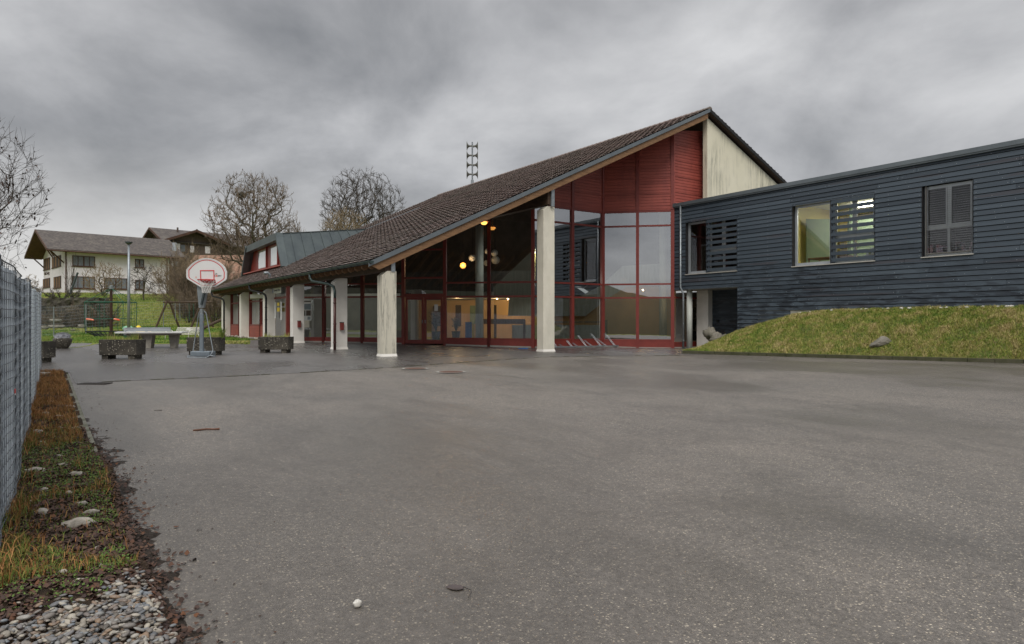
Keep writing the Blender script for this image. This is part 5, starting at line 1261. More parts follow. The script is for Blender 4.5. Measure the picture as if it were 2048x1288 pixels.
for px,py,r,lab in ((277,656,5.2,'large yellow duck spring rider with orange beak behind the table tennis net'),(297,660,3.0,'small yellow spring rider head seen over the table tennis net')):
    g=CX((px-1024)/FL*Zd,Zd); zc_=(644-py)/FL*Zd; t=thing('spring_rider',lab,'spring rider',(g.x,g.y,-1.0),-TH); h_=zc_+1.0
    m=MB(); m.ball((0,0,h_),r*k*1.0,16,10); m.ball((r*k*.6,.05,max(.32,h_-r*k*2.0)),r*k*1.5,16,10,(1.35,.8,.8)); m.build('body',G_['yellow'],t,smooth=True)
    m=MB(); m.ball((-r*k*.95,-.04,h_-r*k*.35),r*k*.5,10,6,(1.2,.9,.45)); m.build('beak',G_['orange'],t)
    m=MB(); m.ball((-r*k*.3,-r*k*.9,h_+r*k*.25),r*k*.18,8,6); m.build('eye',G_['black'],t)
    m=MB(); m.path([(.1+.09*math.cos(a),.05+.09*math.sin(a),a/40*.30/1.2) for a in lin(0,40,60)],.014,5); m.build('spring',G_['galv'],t)
Zn=37.; kk=Zn/FL; o_=CX((372-1024)/FL*Zn,Zn); t=thing('bench','white wire mesh bench with curved armrests and a small plaque','bench',(o_.x,o_.y,-1.0),-TH)
def B(px,py,dy=0): return Vector(((px-372)*kk,dy,(644-py)/FL*Zn+1.0))
m=MB(); m.bar(B(349,655.3,.35),B(398,655.3,.35),.03,.03); m.bar(B(347,668.5,.0),B(394,668.5,.0),.04,.04); 
for k in range(26): m.bar(B(349.5+k*1.9,655.5,.35),B(347.5+k*1.85,667,.1),.012,.012)
for k in range(5): m.bar(B(348.8-k*.4,657.5+k*2.2,.33-k*.05),B(397-k*.6,657.5+k*2.2,.33-k*.05),.010,.010)
for k in range(8): m.bar(B(347,668.3,.09-k*.06),B(394,668.3,.09-k*.06),.02,.02)
m.build('mesh_seat',G_['bench'],t)
for px in (347,393):
    m=MB(); m.path([B(px,668,.1),B(px-3,661,-.0),B(px-8,659.5,-.15),B(px-11,663,-.25),B(px-11.5,681,-.28)],.022,7); m.path([B(px+2,668,.1),B(px+2,681,.25)],.022,7); m.build('armrest_leg',G_['bench'],t,smooth=True)
m=MB(); m.box(*B(368,660.8,.28),*B(376,656,.30)); m.build('plaque',G_['boardwhite'],t)
# =================== climbing net ===================
Zc=45.; kc=Zc/FL; o_=CX((222.3-1024)/FL*Zc,Zc); t=thing('climbing_net','rope climbing carousel with dark central post and green ropes','climbing frame',(o_.x,o_.y,-1.02),-TH)
def N(px,py,dy=0): return Vector(((px-222.3)*kc,dy,(644-py)/FL*Zc+1.02))
m=MB(); m.path([N(222.3,677),N(222.3,575)],[.10,.085],12); m.build('post',M('brown_post',(.06,.03,.02),(.04,.02,.015),3,.6),t)
m=MB(); m.lathe(0,0,[(.12,N(0,578).z),(.13,N(0,572).z),(.05,N(0,571).z)],12); m.build('post_cap',G_['galv'],t)
m=MB()
def rect(y_,hw): return [N(222.3-hw,y_,-.8),N(222.3+hw,y_,-.8),N(222.3+hw,y_,.8),N(222.3-hw,y_,.8)]
for y_,hw,rr in ((604.5,38,.035),(637.5,33,.025)):
    r4=rect(y_,hw)
    for i in range(4): m.tube(r4[i],r4[(i+1)%4],rr,n=6)
    for q in r4: m.tube(q,N(222.3,y_),rr*.6,n=5)
m.build('frame',G_['rope'],t)
m=MB(); a=rect(604.5,38); b=rect(662.5,37)
for i in range(4):
    m.tube(a[i],b[i],.022,n=5); m.tube(a[i],N(222.3,576),.018,n=5); m.tube(a[i].lerp(a[(i+1)%4],.5),N(222.3,576),.012,n=5)
    for f_ in (.14,.5,.86): m.tube(a[i].lerp(a[(i+1)%4],f_),b[i].lerp(b[(i+1)%4],f_),.012,n=4)
m.tube(a[0],N(222.3,637),.014,n=4); m.tube(a[1],N(222.3,637),.014,n=4)
m.build('ropes',G_['rope'],t)
m=MB()
for i in range(4):
    m.tube(b[i],b[(i+1)%4],.035,n=6)
    for f_ in lin(0,1,9):
        e=b[i].lerp(b[(i+1)%4],f_); mid=e.lerp(N(222.3,672),.45)+Vector((0,0,-.22)); m.path([e,mid,N(222.3,670)],.02,4)
for f_ in (.25,.5,.72):
    for i in range(4): 
        e0=b[i].lerp(N(222.3,671),f_)+Vector((0,0,-.18*math.sin(PI*f_))); e1=b[(i+1)%4].lerp(N(222.3,671),f_)+Vector((0,0,-.18*math.sin(PI*f_))); m.tube(e0,e1,.018,n=4)
m.build('seat_net',G_['ropedk'],t)
for x0,x1 in ((189,203),(243,254)):
    m=MB(); m.path([N(x0,638.2,-.85),N((x0+x1)/2,639,-.85),N(x1,640.2,-.85)],.055,8); m.build('rope_sleeve',G_['ropered'],t)
# =================== swing ===================
Zw=57.; kw=Zw/FL; o_=CX((370-1024)/FL*Zw,Zw); zg=T((370-1024)/FL*Zw,Zw); t=thing('swing_set','weathered timber swing frame with two A shaped supports','swing',(o_.x,o_.y,zg),-TH)
def Wp(px,py,dy=0): return Vector(((px-370)*kw,dy,(644-py)/FL*Zw-zg))
m=MB(); m.tube(Wp(327,604.5),Wp(425,604.5),.075,n=10); m.build('crossbar',G_['post_wood'],t)
for px in (336.5,406):
    for a,b,dy in ((-17.5,0,-.6),(15,0,.6)):
        m=MB(); m.tube(Wp(px+a,656,dy),Wp(px+1.5*(1 if a>0 else -1),601,0),.085,.075,n=9); m.build('leg',G_['post_wood'],t)
for x0 in (350,378,):
    for dx_ in (0,9): 
        m=MB(); m.tube(Wp(x0+dx_,605),Wp(x0+dx_+1,640),.022,n=5); m.build('rope',G_['rope'] if x0>360 else G_['galv'],t)
    m=MB(); q0=Wp(x0+1,640);q1=Wp(x0+10,640); m.box(q0.x,-.1,q0.z-.03,q1.x,.1,q0.z+.01); m.build('swing_seat',G_['black'],t)
q0=PX(392,663,52);q1=PX(448,637,55); tl=thing('log','slanting peeled log leaning behind the white bench','log',q0); m=MB(); m.tube(q0,q1,.13,.11,n=9); m.build('trunk_piece',G_['post_wood'],tl,world=True)
# thin wire fence
t=thing('wire_fence','thin wire fence with grey posts along the playground','fence',CX(-30,45,-1.)); pp=[]
for px,py0,py1,Zf in ((40,612,680,42),(107.5,613,674,45),(172,609,665,49),(327,602,652,60),(470,600,650,62)):
    p0=PX(px,py1,Zf); p1=PX(px,py0,Zf); m=MB(); m.tube(p0-Vector((0,0,.2)),p1,.035,n=8); m.build('post',G_['galv'],t,world=True); pp.append((p0,p1))
m=MB()
for (a,b),(a2,b2) in zip(pp,pp[1:]):
    for f_ in lin(.1,.97,9): m.tube(a.lerp(b,f_),a2.lerp(b2,f_),.006,n=3)
    nn=30
    for k in range(nn): u=k/nn; m.tube(a.lerp(a2,u),b.lerp(b2,u),.004,n=3)
m.build('wires',G_['galv'],t,world=True)
# =================== covers, litter, stick ===================
def cover(px,py,r,lab,mt='rust'):
    g,Z=onground(px,py,.012); t=thing('manhole_cover',lab,'manhole cover',g); m=MB(); m.lathe(0,0,[(r,-.01),(r,.004),(r-.03,.005)],28); m.build('lid',G_[mt],t)
    m=MB()
    for k in range(28):
        a,b=2*PI*k/28,2*PI*(k+1)/28; m.add([(math.cos(q)*rr,math.sin(q)*rr,.001) for q,rr in ((a,r+.002),(b,r+.002),(b,r+.07),(a,r+.07))],[(0,1,2,3)])
    m.build('ring',G_['plinth'],t)
cover(830.5,736.8,.31,'rusty manhole cover nearer the weathered pillar'); cover(902,743.6,.33,'rusty manhole cover farther right and closer to the camera')
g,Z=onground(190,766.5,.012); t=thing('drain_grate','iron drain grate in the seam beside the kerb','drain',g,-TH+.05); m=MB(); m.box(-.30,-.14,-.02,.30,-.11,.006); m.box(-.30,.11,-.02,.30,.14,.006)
for k in range(9): m.box(-.30+k*.07,-.11,-.02,-.265+k*.07,.11,.005)
m.build('grate',G_['iron'],t); m=MB(); m.box(-.30,-.11,-.03,.30,.11,.002); m.build('shaft_shade',G_['black'],t)  # solid black plate paints the darkness between the bars
a,_=onground(386,860.5,.012); b,_=onground(439,857.5,.014); m=MB(); mid=a.lerp(b,.5)+Vector((.01,.02,.004)); m.path([a,a.lerp(b,.2),mid,a.lerp(b,.8)+Vector((0,-.01,0)),b],[.010,.013,.012,.011,.015],7); tag(m.build('stick',G_['stick']),'wet red brown stick lying alone on the asphalt','stick')
a,_=onground(220,804,.006); b,_=onground(233,803.5,.006); 
a,_=onground(308,820.5,.006); b,_=onground(324,820.2,.006); m=MB(); m.path([a,b],[.004,.006],5); tag(m.build('twig',G_['iron']),'short dark twig on the asphalt near the kerb','twig')
g,Z=onground(715,1207,.02); rock('stone',g,.026,(1,.85,.8),3,G_['shell'],'small white stone lying on the asphalt at the front','stone',None,.3)
g,Z=onground(914,1176,.006); t=thing('dead_leaf','dark wet leaf with a long curved stalk on the asphalt','leaf',g,-TH); S3=Z/FL*1.0
m=MB(); pr=[(-23,3),(-17,6),(-5,7),(8,5),(14,1),(13,-3),(4,-6),(-9,-5),(-19,-1)]
m.v=[(a*S3*1.0,b*S3*2.2,.003+abs(b)*S3*.10) for a,b in pr]+[(-4*S3,0,.002)]; m.a=[.5]*10; m.f=[(i,(i+1)%9,9) for i in range(9)]; m.build('blade',M('wet_leaf',(.075,.055,.05),(.05,.038,.036),9,.4),t)
m=MB(); m.path([(13*S3,-.5*S3,.008),(21*S3,-12*S3,.012),(29*S3,-26*S3,.02),(31*S3,-34*S3,.016),(26*S3,-52*S3,.008)],[.0022]*5,6); m.build('stalk',G_['iron'],t)
g,Z=onground(1048,697,.02); m=MB(); m.ball((0,0,.0),.16,10,6,(1.6,.6,.14),.2); o=m.build('plastic_bag',G_['blue'],smooth=True); o.location=g; tag(o,'scrap of blue plastic lying by the tall cream pillar','plastic bag'); o.rotation_euler=(0,0,-TH)
g,Z=onground(876,707.5,.01); m=MB(); m.path([(-.22,0,0),(-.1,.02,.02),(0,0,.005),(.1,.03,.02),(.22,0,.01)],.013,5); o=m.build('stick',G_['timber']); o.location=g; o.rotation_euler=(0,0,-TH); tag(o,'light broken stick on the dark paving right of the weathered pillar','stick')
# =================== retaining wall and blocks ===================
t=thing('retaining_wall','dark overgrown stone retaining wall below the white house','wall',CX(-42,60.3,-.6))
m=MB(); N1=70; N2=14; V=[]
for j in range(N2):
    for i in range(N1):
        px=20+(222-20)*i/(N1-1); X=(px-1024)/FL*60.2; z=-.75+(2.15+.25*noise.noise(Vector((px*.05,0,0)))+.75)*j/(N2-1); b=.28*noise.noise(Vector((X*1.4,z*2.2,3)))+.12*noise.noise(Vector((X*4,z*5,1)))
        q=CX(X,60.2-.25+b+.1*j/N2); V.append((q.x,q.y,z))
for i in range(N1):
    px=20+(222-20)*i/(N1-1); X=(px-1024)/FL*60.2; q=CX(X,61.2); V.append((q.x,q.y,2.1))
m.v=V; m.a=[.5]*len(V); m.f=[(j*N1+i,j*N1+i+1,(j+1)*N1+i+1,(j+1)*N1+i) for j in range(N2) for i in range(N1-1)]; m.build('masonry',G_['drystone'],t,world=True)
for px,py,hw,hh,lab in ((112,641,12,4.5,'upper pale stone block leaning on the dark retaining wall'),(114,653,17,4.5,'long lower pale stone block before the retaining wall'),(90,655,8,5,'grey block at the left beside the long pale stone block'),(165,652.5,9,5,'rounded tan boulder right of the stone blocks'),(146,660,5,2,'small flat rock between the stone blocks and the tan boulder')):
    Zk=49.; p=PX(px,py,Zk); o=thing('stone_block',lab,'stone',p,-TH); m=MB(); m.ball((0,0,0),hw/FL*Zk,14,9,(1,.7,hh/hw),.10)
    m.v=[(max(-hw/FL*Zk*.86,min(hw/FL*Zk*.86,a)),b,max(-hh/FL*Zk*.8,min(hh/FL*Zk*.8,d))) for a,b,d in m.v]; m.build('stone',G_['boulder'],o)
# =================== white farmhouse ===================
HR=math.radians(9.69); hb=CX(-55.7,85,3.3)
def hu(px,v0=0.):
    t=(px-1024)/FL; X0=-55.7-.697*v0; Z0=85+.717*v0; u=(X0-t*Z0)/(.697*t-.717); return u,Z0+.697*u
def hv(px):
    t=(px-1024)/FL; v=(-55.7-85*t)/(.697+.717*t); return v,85+.717*v
def hz(py,Z): return (644-py)/FL*Z-3.3
h=thing('farmhouse','white two storey house with long brown tiled roof on the hill','house',hb,HR)
HU=12.2; HV=12.8
def hr(v): return 5.42+.41*(v+1) if v<=6.4 else 5.42+.41*7.4-.41*(v-6.4)
m=MB(); m.prism([(0,0,-.6),(0,HV,-.6),(0,HV,hr(HV)-.12),(0,6.4,hr(6.4)-.12),(0,0,hr(0)-.12)],(HU,0,0)); m.build('wall',G_['hwall'],h)
m=MB()
for a,b in ((-1,6.4),(6.4,13.8)): m.prism([(-2.,a,hr(a)),(14.2,a,hr(a)),(14.2,b,hr(b)),(-2.,b,hr(b))],(0,0,.22))
rf=m.build('roof',G_['hroof'],h)
m=MB(); 
for a,b in ((-1,6.4),(6.4,13.8)): m.prism([(-2.05,a,hr(a)+.24),(-2.05,b,hr(b)+.24),(-2.05,b,hr(b)-.08),(-2.05,a,hr(a)-.08)],(.09,0,0)); m.prism([(-1.95,a,hr(a)-.02),(0,a,hr(a)-.02),(0,b,hr(b)-.02),(-1.95,b,hr(b)-.02)],(0,0,-.05))
m.build('verge_board',G_['hwood'],rf)
m=MB(); m.tube((-2,-1.05,hr(-1)+.02),(14,-1.05,hr(-1)+.02),.09,n=8); m.build('gutter',G_['hwood'],h)
for u in (.12,HU-.3): m=MB(); m.tube((u,-.1,-.5),(u,-.1,hr(0)-.1),.07,n=8); m.build('downpipe',G_['hwood'],h)
m=MB(); m.tube((13.4,1.6,hr(1.6)),(13.4,1.6,hr(1.6)+1.3),.28,n=10); m.build('chimney',G_['alu'],rf)
for v,zz in ((.4,4.5),(5.8,5.6),(6.9,5.6),(12.3,4.5)):
    m=MB(); m.bar((0,v,zz-.4),(-1.6,v,min(hr(v),8)-.3),.14,.14,(0,1,0)); m.build('brace',G_['hwood'],h)
def hwin(u0,u1,z0,z1,nm,shut=False,front=True):
    m=MB(); e=.09
    def bx_(a0,b0,a1,b1,d0,d1): m.box(a0,d0,b0,a1,d1,b1) if front else m.box(d0,a0,b0,d1,a1,b1)
    s_=-1
    bx_(u0,z0,u1,z0+e,-.05,.02); bx_(u0,z1-e,u1,z1,-.05,.02); bx_(u0,z0+e,u0+e,z1-e,-.05,.02); bx_(u1-e,z0+e,u1,z1-e,-.05,.02)
    for k in range(1,nm): x=u0+(u1-u0)*k/nm; w_=.07 if k*2==nm else .035; bx_(x-w_,z0+e,x+w_,z1-e,-.045,.02)
    bx_(u0-.1,z0-.1,u1+.1,z0-.001,-.1,.02)
    o=m.build('window',G_['hwood'],h); m=MB()
    if shut:
        n=nm*2; 
        for k in range(n):
            a=u0+e+(u1-u0-2*e)*k/n; m.cur=random.random()
            if k%2: m=MB(); m.box(-.03,a,z0+e,.01,a+(u1-u0)/n-.02,z1-e); m.build('shutter',G_['timber'],o)
        m=MB()
    m.poly([(u0,-.012,z0),(u1,-.012,z0),(u1,-.012,z1),(u0,-.012,z1)] if front else [(-.012,u0,z0),(-.012,u1,z0),(-.012,u1,z1),(-.012,u0,z1)])
    m.build('pane',G_['curt'] if front else G_['black'],o)
for p0,p1,y0,y1,n in ((144.5,190,512,533,4),(144,190,553,577,4),(208,254,556,578,4),(270,288,518.5,535,2),(270,287.5,560,579,2)):
    u0,Z0=hu(p0);u1,Z1=hu(p1); Zm=(Z0+Z1)/2; hwin(u0,u1,hz(y1,Zm),hz(y0,Zm),n)
for p0,p1,y0,y1 in ((87.5,100.5,516.5,539),(104.5,122.5,512.5,534),(86.5,100.5,557,574.5),(108,122.5,553,575.5)):
    v0,Z0=hv(p1);v1,Z1=hv(p0); Zm=(Z0+Z1)/2; hwin(v0,v1,hz(y1,Zm),hz(y0,Zm),3,True,False)
v_,Zv=hv(94); text_mesh('Hohli Sandegg',.62,'lettering',G_['hbrown'],h,Matrix(((0,0,-1,-.02),(-1,0,0,v_),(0,1,0,hz(546.5,Zv)),(0,0,0,1))),.01,.95)
# =================== brown chalet behind ===================
q=hb; h2=thing('chalet','dark brown timber house with crossing gable roofs right of the white house','house',hb,HR)
def cr(v): return 11.87-3.3+.41*(v-8.3) if v<=14.4 else 11.87-3.3+.41*6.1-.41*(v-14.4)
m=MB(); m.prism([(15,9.3,-.6),(15,19.5,-.6),(15,19.5,cr(19.5)-.1),(15,14.4,cr(14.4)-.1),(15,9.3,cr(9.3)-.1)],(20,0,0))
gu0,gu1,gua,gz1,gza=13.5,23.4,18.4,8.45,10.42
def gr(u): return gz1+(gza-gz1)*(u-gu0)/(gua-gu0) if u<gua else gz1+.2+(gza-gz1-.2)*(gu1-u)/(gu1-gua)
m.prism([(14.8,8.6,-.6),(22.6,8.6,-.6),(22.6,8.6,gr(22.6)-.1),(gua,8.6,gza-.1),(14.8,8.6,gr(14.8)-.1)],(0,3,0)); m.build('wall',G_['hbrown'],h2)
m=MB()
for a,b in ((8.3,14.4),(14.4,20.5)): m.prism([(13.9,a,cr(a)),(36,a,cr(a)),(36,b,cr(b)),(13.9,b,cr(b))],(0,0,.2))
for a,b in ((gu0,gua),(gua,gu1)): m.prism([(a,7.3,gr(a)),(b,7.3,gr(b)),(b,14.,gr(b)),(a,14.,gr(a))],(0,0,.22))
rf2=m.build('roof',G_['hroof'],h2)
m=MB()
for a,b in ((gu0,gua),(gua,gu1)): m.prism([(a,7.2,gr(a)+.24),(b,7.2,gr(b)+.24),(b,7.2,gr(b)-.14),(a,7.2,gr(a)-.14)],(0,.1,0))
m.prism([(13.8,8.3,cr(8.3)+.2),(13.8,14.4,cr(14.4)+.2),(13.8,14.4,cr(14.4)-.14),(13.8,8.3,cr(8.3)-.14)],(.1,0,0)); m.prism([(13.8,20.5,cr(20.5)+.2),(13.8,14.4,cr(14.4)+.2),(13.8,14.4,cr(14.4)-.14),(13.8,20.5,cr(20.5)-.14)],(.1,0,0)); m.build('verge_board',G_['hwood'],rf2)
for u,hh in ((17.6,.9),(20.5,.9),(27.,1.3)):
    m=MB(); m.tube((u,13.2,cr(13.2)),(u,13.2,cr(13.2)+hh),.14 if u<25 else .35,n=8); m.build('vent' if u<25 else 'chimney',G_['hbrown'],rf2)
for p0,p1,y0,y1,mt in ((348.5,360,487,503,'hwall'),(361.5,370,490,503,'curt'),(380,388,492,505,'hwall'),(410,420,493,507,'hwall'),(343,346.5,523,539,'hwall'),(346.5,356,523,539,'curt')):
    u0,Z0=hu(p0,8.6);u1,Z1=hu(p1,8.6); Zm=(Z0+Z1)/2; m=MB(); m.box(u0,8.52,hz(y1,Zm),u1,8.59,hz(y0,Zm)); m.build('window',G_[mt],h2)
m=MB(); m.box(14.9,8.4,4.2,22.7,8.5,5.0); m.build('balcony',G_['hwood'],h2)
# =================== orange tiled shed ===================
p=CX((425-1024)/FL*74,74,3.); sh=thing('shed','low shed with weathered orange tiled roof behind the bare shrubs','shed',p,-TH+.02)
a=(366-425)/FL*74; b=(486-425)/FL*74; zr_=(644-513)/FL*77-3.; ze=(644-563)/FL*73-3.
m=MB(); m.prism([(a,-1.5,ze),(b,-1.5,ze),(b,3.,zr_),(a,3.,zr_)],(0,0,.15)); m.prism([(a,7.,ze),(b,7.,ze),(b,3.,zr_),(a,3.,zr_)],(0,0,.15)); m.build('roof',G_['oroof'],sh)
m=MB(); m.prism([(a+.4,-.9,-2),(a+.4,6.4,-2),(a+.4,6.4,ze),(a+.4,3,zr_-.1),(a+.4,-.9,ze)],(b-a-.8,0,0)); m.build('wall',G_['hbrown'],sh)
# =================== trees ===================
def rv(r): 
    while True:
        v=Vector((r.uniform(-1,1),r.uniform(-1,1),r.uniform(-1,1)))
        if .05<v.length<1: return v.normalized()
def grow(r,mt,mc,p,d,L,rad,lev,P,tips):
    ml=P['lev']; n=P['seg'][lev] if lev<len(P['seg']) else 3; pts=[p.copy()]; rads=[rad]; q=p.copy(); dd=d.copy()
    for i in range(n):
        dd=(dd+rv(r)*P['wob']*(1+.35*lev)+Vector((0,0,1))*(P['up'][min(lev,len(P['up'])-1)])).normalized(); q=q+dd*(L/n); pts.append(q.copy()); rads.append(max(P['rmin'],rad*(1-(i+1)/n*(.55 if lev<2 else .75))))
    (mt if lev<=P.get('tl',1) else mc).path(pts,rads,6 if lev<=1 else 3,cap=lev<=1)
    if lev>=ml: tips.append(pts[-1]); tips.append(pts[len(pts)//2]); return
    k=P['kids'][lev]; st=P['start'][min(lev,len(P['start'])-1)]
    for i in range(k):
        f=st+(1-st)*(i+r.random()*.8)/k; f=min(f,.999); idx=int(f*n); fr_=f*n-idx; b=pts[idx].lerp(pts[idx+1],fr_); dr=(pts[idx+1]-pts[idx]).normalized()
        ax=dr.cross(rv(r)); ax=ax.normalized() if ax.length>.01 else dr.orthogonal(); ang=r.gauss(P['ang'][min(lev,len(P['ang'])-1)],.16)
        nd=(Matrix.Rotation(ang,3,ax)@dr).normalized(); ll=L*P['len'][min(lev,len(P['len'])-1)]*r.uniform(.65,1.1)*(1.15-.55*f if lev>0 else 1.1-.35*f)
        rb=rads[idx]*(.62 if lev<2 else .6); grow(r,mt,mc,b,nd,ll,max(P['rmin'],rb),lev+1,P,tips)
    if lev<ml: grow(r,mt,mc,pts[-1],dd,L*P['len'][min(lev,len(P['len'])-1)]*.9,max(P['rmin'],rads[-1]*.9),lev+1,P,tips)
def tree(name,label,cat,pos,H,P,seed,stems=1,spread=.0,r0=.2,mtr='bark',mtw='twig',leafn=0,leafs=.05,group=None,sink=.3,wid=None):
    r=random.Random(seed); t=thing(name,label,cat,pos,0,group); mt=MB(); mc=MB(); tips=[]
    for k in range(stems):
        a=2*PI*k/stems+r.uniform(-.4,.4); d=Vector((math.cos(a)*spread,math.sin(a)*spread,1)).normalized()
        grow(r,mt,mc,Vector((math.cos(a)*.12*spread*4*(stems>1),math.sin(a)*.12*spread*4*(stems>1),-sink)),d,H*P['trunk']*r.uniform(.85,1.1),r0*r.uniform(.7,1),0,P,tips)
    zt=max(v[2] for v in mc.v+mt.v); k_=H/zt; kx=k_
    if wid:
        rs=sorted(math.hypot(a,b) for a,b,_ in mc.v); kx=wid/rs[int(len(rs)*.985)]
        cxm=sum(a for a,_,_ in mc.v)/len(mc.v); cym=sum(b for _,b,_ in mc.v)/len(mc.v)
    else: cxm=cym=0
    for q in (mt,mc): q.v=[((a-cxm*min(1,max(0,d/zt*2)))*kx,(b-cym*min(1,max(0,d/zt*2)))*kx,d*k_) for a,b,d in q.v]
    mt.build('trunk',G_[mtr],t,smooth=True); cr_=mc.build('crown',G_[mtw],t)
    if leafn:
        Pp=[];S=[];R=[]
        for _ in range(leafn):
            q=r.choice(tips); q=Vector((q.x*kx,q.y*kx,q.z*k_))+rv(r)*leafs*1.2; Pp.append(q); S.append(r.uniform(.6,1.2)*leafs); R.append(r.random()*.7)
        o=leaves('withered_leaf_clumps',Pp,S,R,G_['leaf'],None,None,seed,1.2,None); o.parent=cr_
    return t
BIG=dict(lev=5,seg=[6,6,5,4,3,3],wob=.13,up=[.0,.05,.05,.03,.02],rmin=.011,kids=[8,6,5,4,4],start=[.3,.22,.2,.15],ang=[.75,.62,.6,.6],len=[.72,.58,.55,.52,.55],trunk=.42)
LIN=dict(lev=5,seg=[5,7,5,4,3,3],wob=.12,up=[.0,.05,.03,.01,.0],rmin=.013,kids=[10,8,6,4,3],start=[.3,.2,.15,.1],ang=[.72,.62,.65,.65],len=[1.5,.45,.5,.5,.55],trunk=.34)
def crown_tree(name,label,cat,base,cen,rad,n,seed,rmin,trunk_h,stems=1,mtr='bark',mtw='twig',leafn=0,leafs=.05,bumpy=.28,down=.9,step=.5,twl=.55,twn=3,droop=0):
    # grow branches toward points spread through an uneven crown volume, thickness from the twigs they carry
    rg=np.random.default_rng(seed); r=random.Random(seed); base=Vector(base); cen=Vector(cen)-base; T_=thing(name,label,cat,base)
    pts=[];par=[]
    def addn(p,q): pts.append((p.x,p.y,p.z)); par.append(q); return len(pts)-1
    for k in range(stems):
        a=2*PI*k/stems+.7; q=-1; p=Vector((math.cos(a)*.12,math.sin(a)*.12,-.3)) if stems>1 else Vector((0,0,-.3)); tgt=Vector((cen.x*.5,cen.y*.5,trunk_h))+(Vector((math.cos(a),math.sin(a),0))*trunk_h*.22 if stems>1 else Vector((0,0,0)))
        m_=max(3,int(trunk_h/.45))
        for j in range(m_+1): q=addn(p.lerp(tgt,j/m_)+Vector((noise.noise(Vector((j*.3,k,seed)))*.12,noise.noise(Vector((j*.3,k+9,seed)))*.12,0)),q)
    tg=[]
    while len(tg)<n:
        v=Vector((rg.uniform(-1,1),rg.uniform(-1,1),rg.uniform(-1,1)))
        l=v.length
        if l>1 or l<.12: continue
        u=v.normalized(); R=1+bumpy*(noise.noise(u*1.6+Vector((seed,0,0)))+.5*noise.noise(u*4+Vector((seed,3,0))))
        if l>R: continue
        tg.append(cen+Vector((v.x*rad[0],v.y*rad[1],v.z*rad[2]))*1.)
    st=Vector((cen.x*.5,cen.y*.5,trunk_h)); tg.sort(key=lambda q:(q-st).length+rg.uniform(0,.25)*rad[0])
    arr=np.zeros((len(pts)+n*14+10,3)); arr[:len(pts)]=pts; tips=[]
    s0=int(len(pts)*.55); dirs=np.zeros_like(arr)
    for a_ in range(len(pts)):
        if par[a_]>=0: dirs[a_]=np.array((Vector(pts[a_])-Vector(pts[par[a_]])).normalized())
    for q in tg:
        N=len(pts); d=arr[:N]-np.array(q); dist=np.sqrt((d**2).sum(1)); cost=dist*(1+down*np.clip(d[:,2]/(dist+1e-6),-.2,1))*(1+.9*(1+(d*dirs[:N]).sum(1)/(dist+1e-6))); cost[:s0]+=5 if stems==1 else 0
        b=int(np.argmin(cost)); L_=float(dist[b])
        if L_<.12: continue
        k=max(1,min(12,int(L_/step))); p0=Vector(pts[b]); bend=rv(r)*L_*.06+Vector((0,0,L_*(.08-droop))); idx=b
        for j in range(1,k+1):
            f=j/k; pp=p0.lerp(q,f)+bend*(4*f*(1-f)) + rv(r)*.015*L_; pv=Vector(pts[idx]); idx=addn(pp,idx); arr[len(pts)-1]=pts[-1]; dirs[len(pts)-1]=np.array((Vector(pts[-1])-pv).normalized())
        tips.append(idx)
    tw=[]
    for i_ in tips:
        p=Vector(pts[i_]); g=Vector(pts[par[i_]]); d=(p-g).normalized()
        for _ in range(twn):
            e=(d+rv(r)*.75+Vector((0,0,.15))).normalized(); tw.append((i_,p,e,twl*r.uniform(.5,1.3)))
    kids=[[] for _ in pts]
    for i_,q in enumerate(par):
        if q>=0: kids[q].append(i_)
    rr=[0]*len(pts); order=sorted(range(len(pts)),reverse=True)
    for i_ in order: rr[i_]=max(rmin,(sum(rr[k]**2.35 for k in kids[i_]))**(1/2.35)) if kids[i_] else rmin
    mt=MB(); mc=MB(); starts=[(k,None) for k in range(len(pts)) if par[k]<0]
    while starts:
        k,frm=starts.pop(); ch=[] if frm is None else [frm]; ch.append(k)
        while kids[k]:
            ks=sorted(kids[k],key=lambda a:-rr[a]); starts+=[(a,k) for a in ks[1:]]; k=ks[0]; ch.append(k)
        rads=[rr[a] for a in ch]
        if frm is not None: rads[0]=rads[1]
        big=rads[0]>rmin*4.5
        (mt if big else mc).path([pts[a] for a in ch],rads,7 if big else 3,cap=False)
    for i_,p,e,l in tw:
        mid=p+e*l*.5+rv(r)*l*.10; end=p+e*l+rv(r)*l*.12+Vector((0,0,l*.12)); mc.path([p,mid,end],[rmin,rmin*.8,rmin*.45],3,cap=False)
        if r.random()<.6: mc.path([mid,mid+(e+rv(r)*.8).normalized()*l*.5],[rmin*.7,rmin*.4],3,cap=False)
    mt.build('trunk',G_[mtr],T_,smooth=True); cr_=mc.build('crown',G_[mtw],T_)
    if leafn:
        Pp=[];S=[];R=[]
        for _ in range(leafn):
            q=r.choice(tw); Pp.append(q[1]+q[2]*q[3]*r.uniform(.2,1)+rv(r)*leafs*.4); S.append(r.uniform(.6,1.2)*leafs); R.append(r.random()*.7)
        o=leaves('withered_leaf_clumps',Pp,S,R,G_['leaf'],None,None,seed,1.2,None); o.parent=cr_
    return T_
def tb(px,Z,z=None):
    X=(px-1024)/FL*Z; p=CX(X,Z); p.z=T(X,Z) if z is None else z; return p
crown_tree('bare_tree','many stemmed bare tree with a dark nest behind the dormer','tree',tb(505,68,1.6),PX(509,447,68),(4.9,3.6,5.0),1500,12,.017,3.2,4,'barkgreen','twig',420,.13,down=1.4,bumpy=.55)
crown_tree('bare_tree','broad bare tree with a rounded open crown above the hall roof','tree',tb(730,85,3.0),PX(728,428,85),(5.3,4.6,5.7),1500,5,.019,5.6,1,'bark','twig2',down=1.3,bumpy=.42)
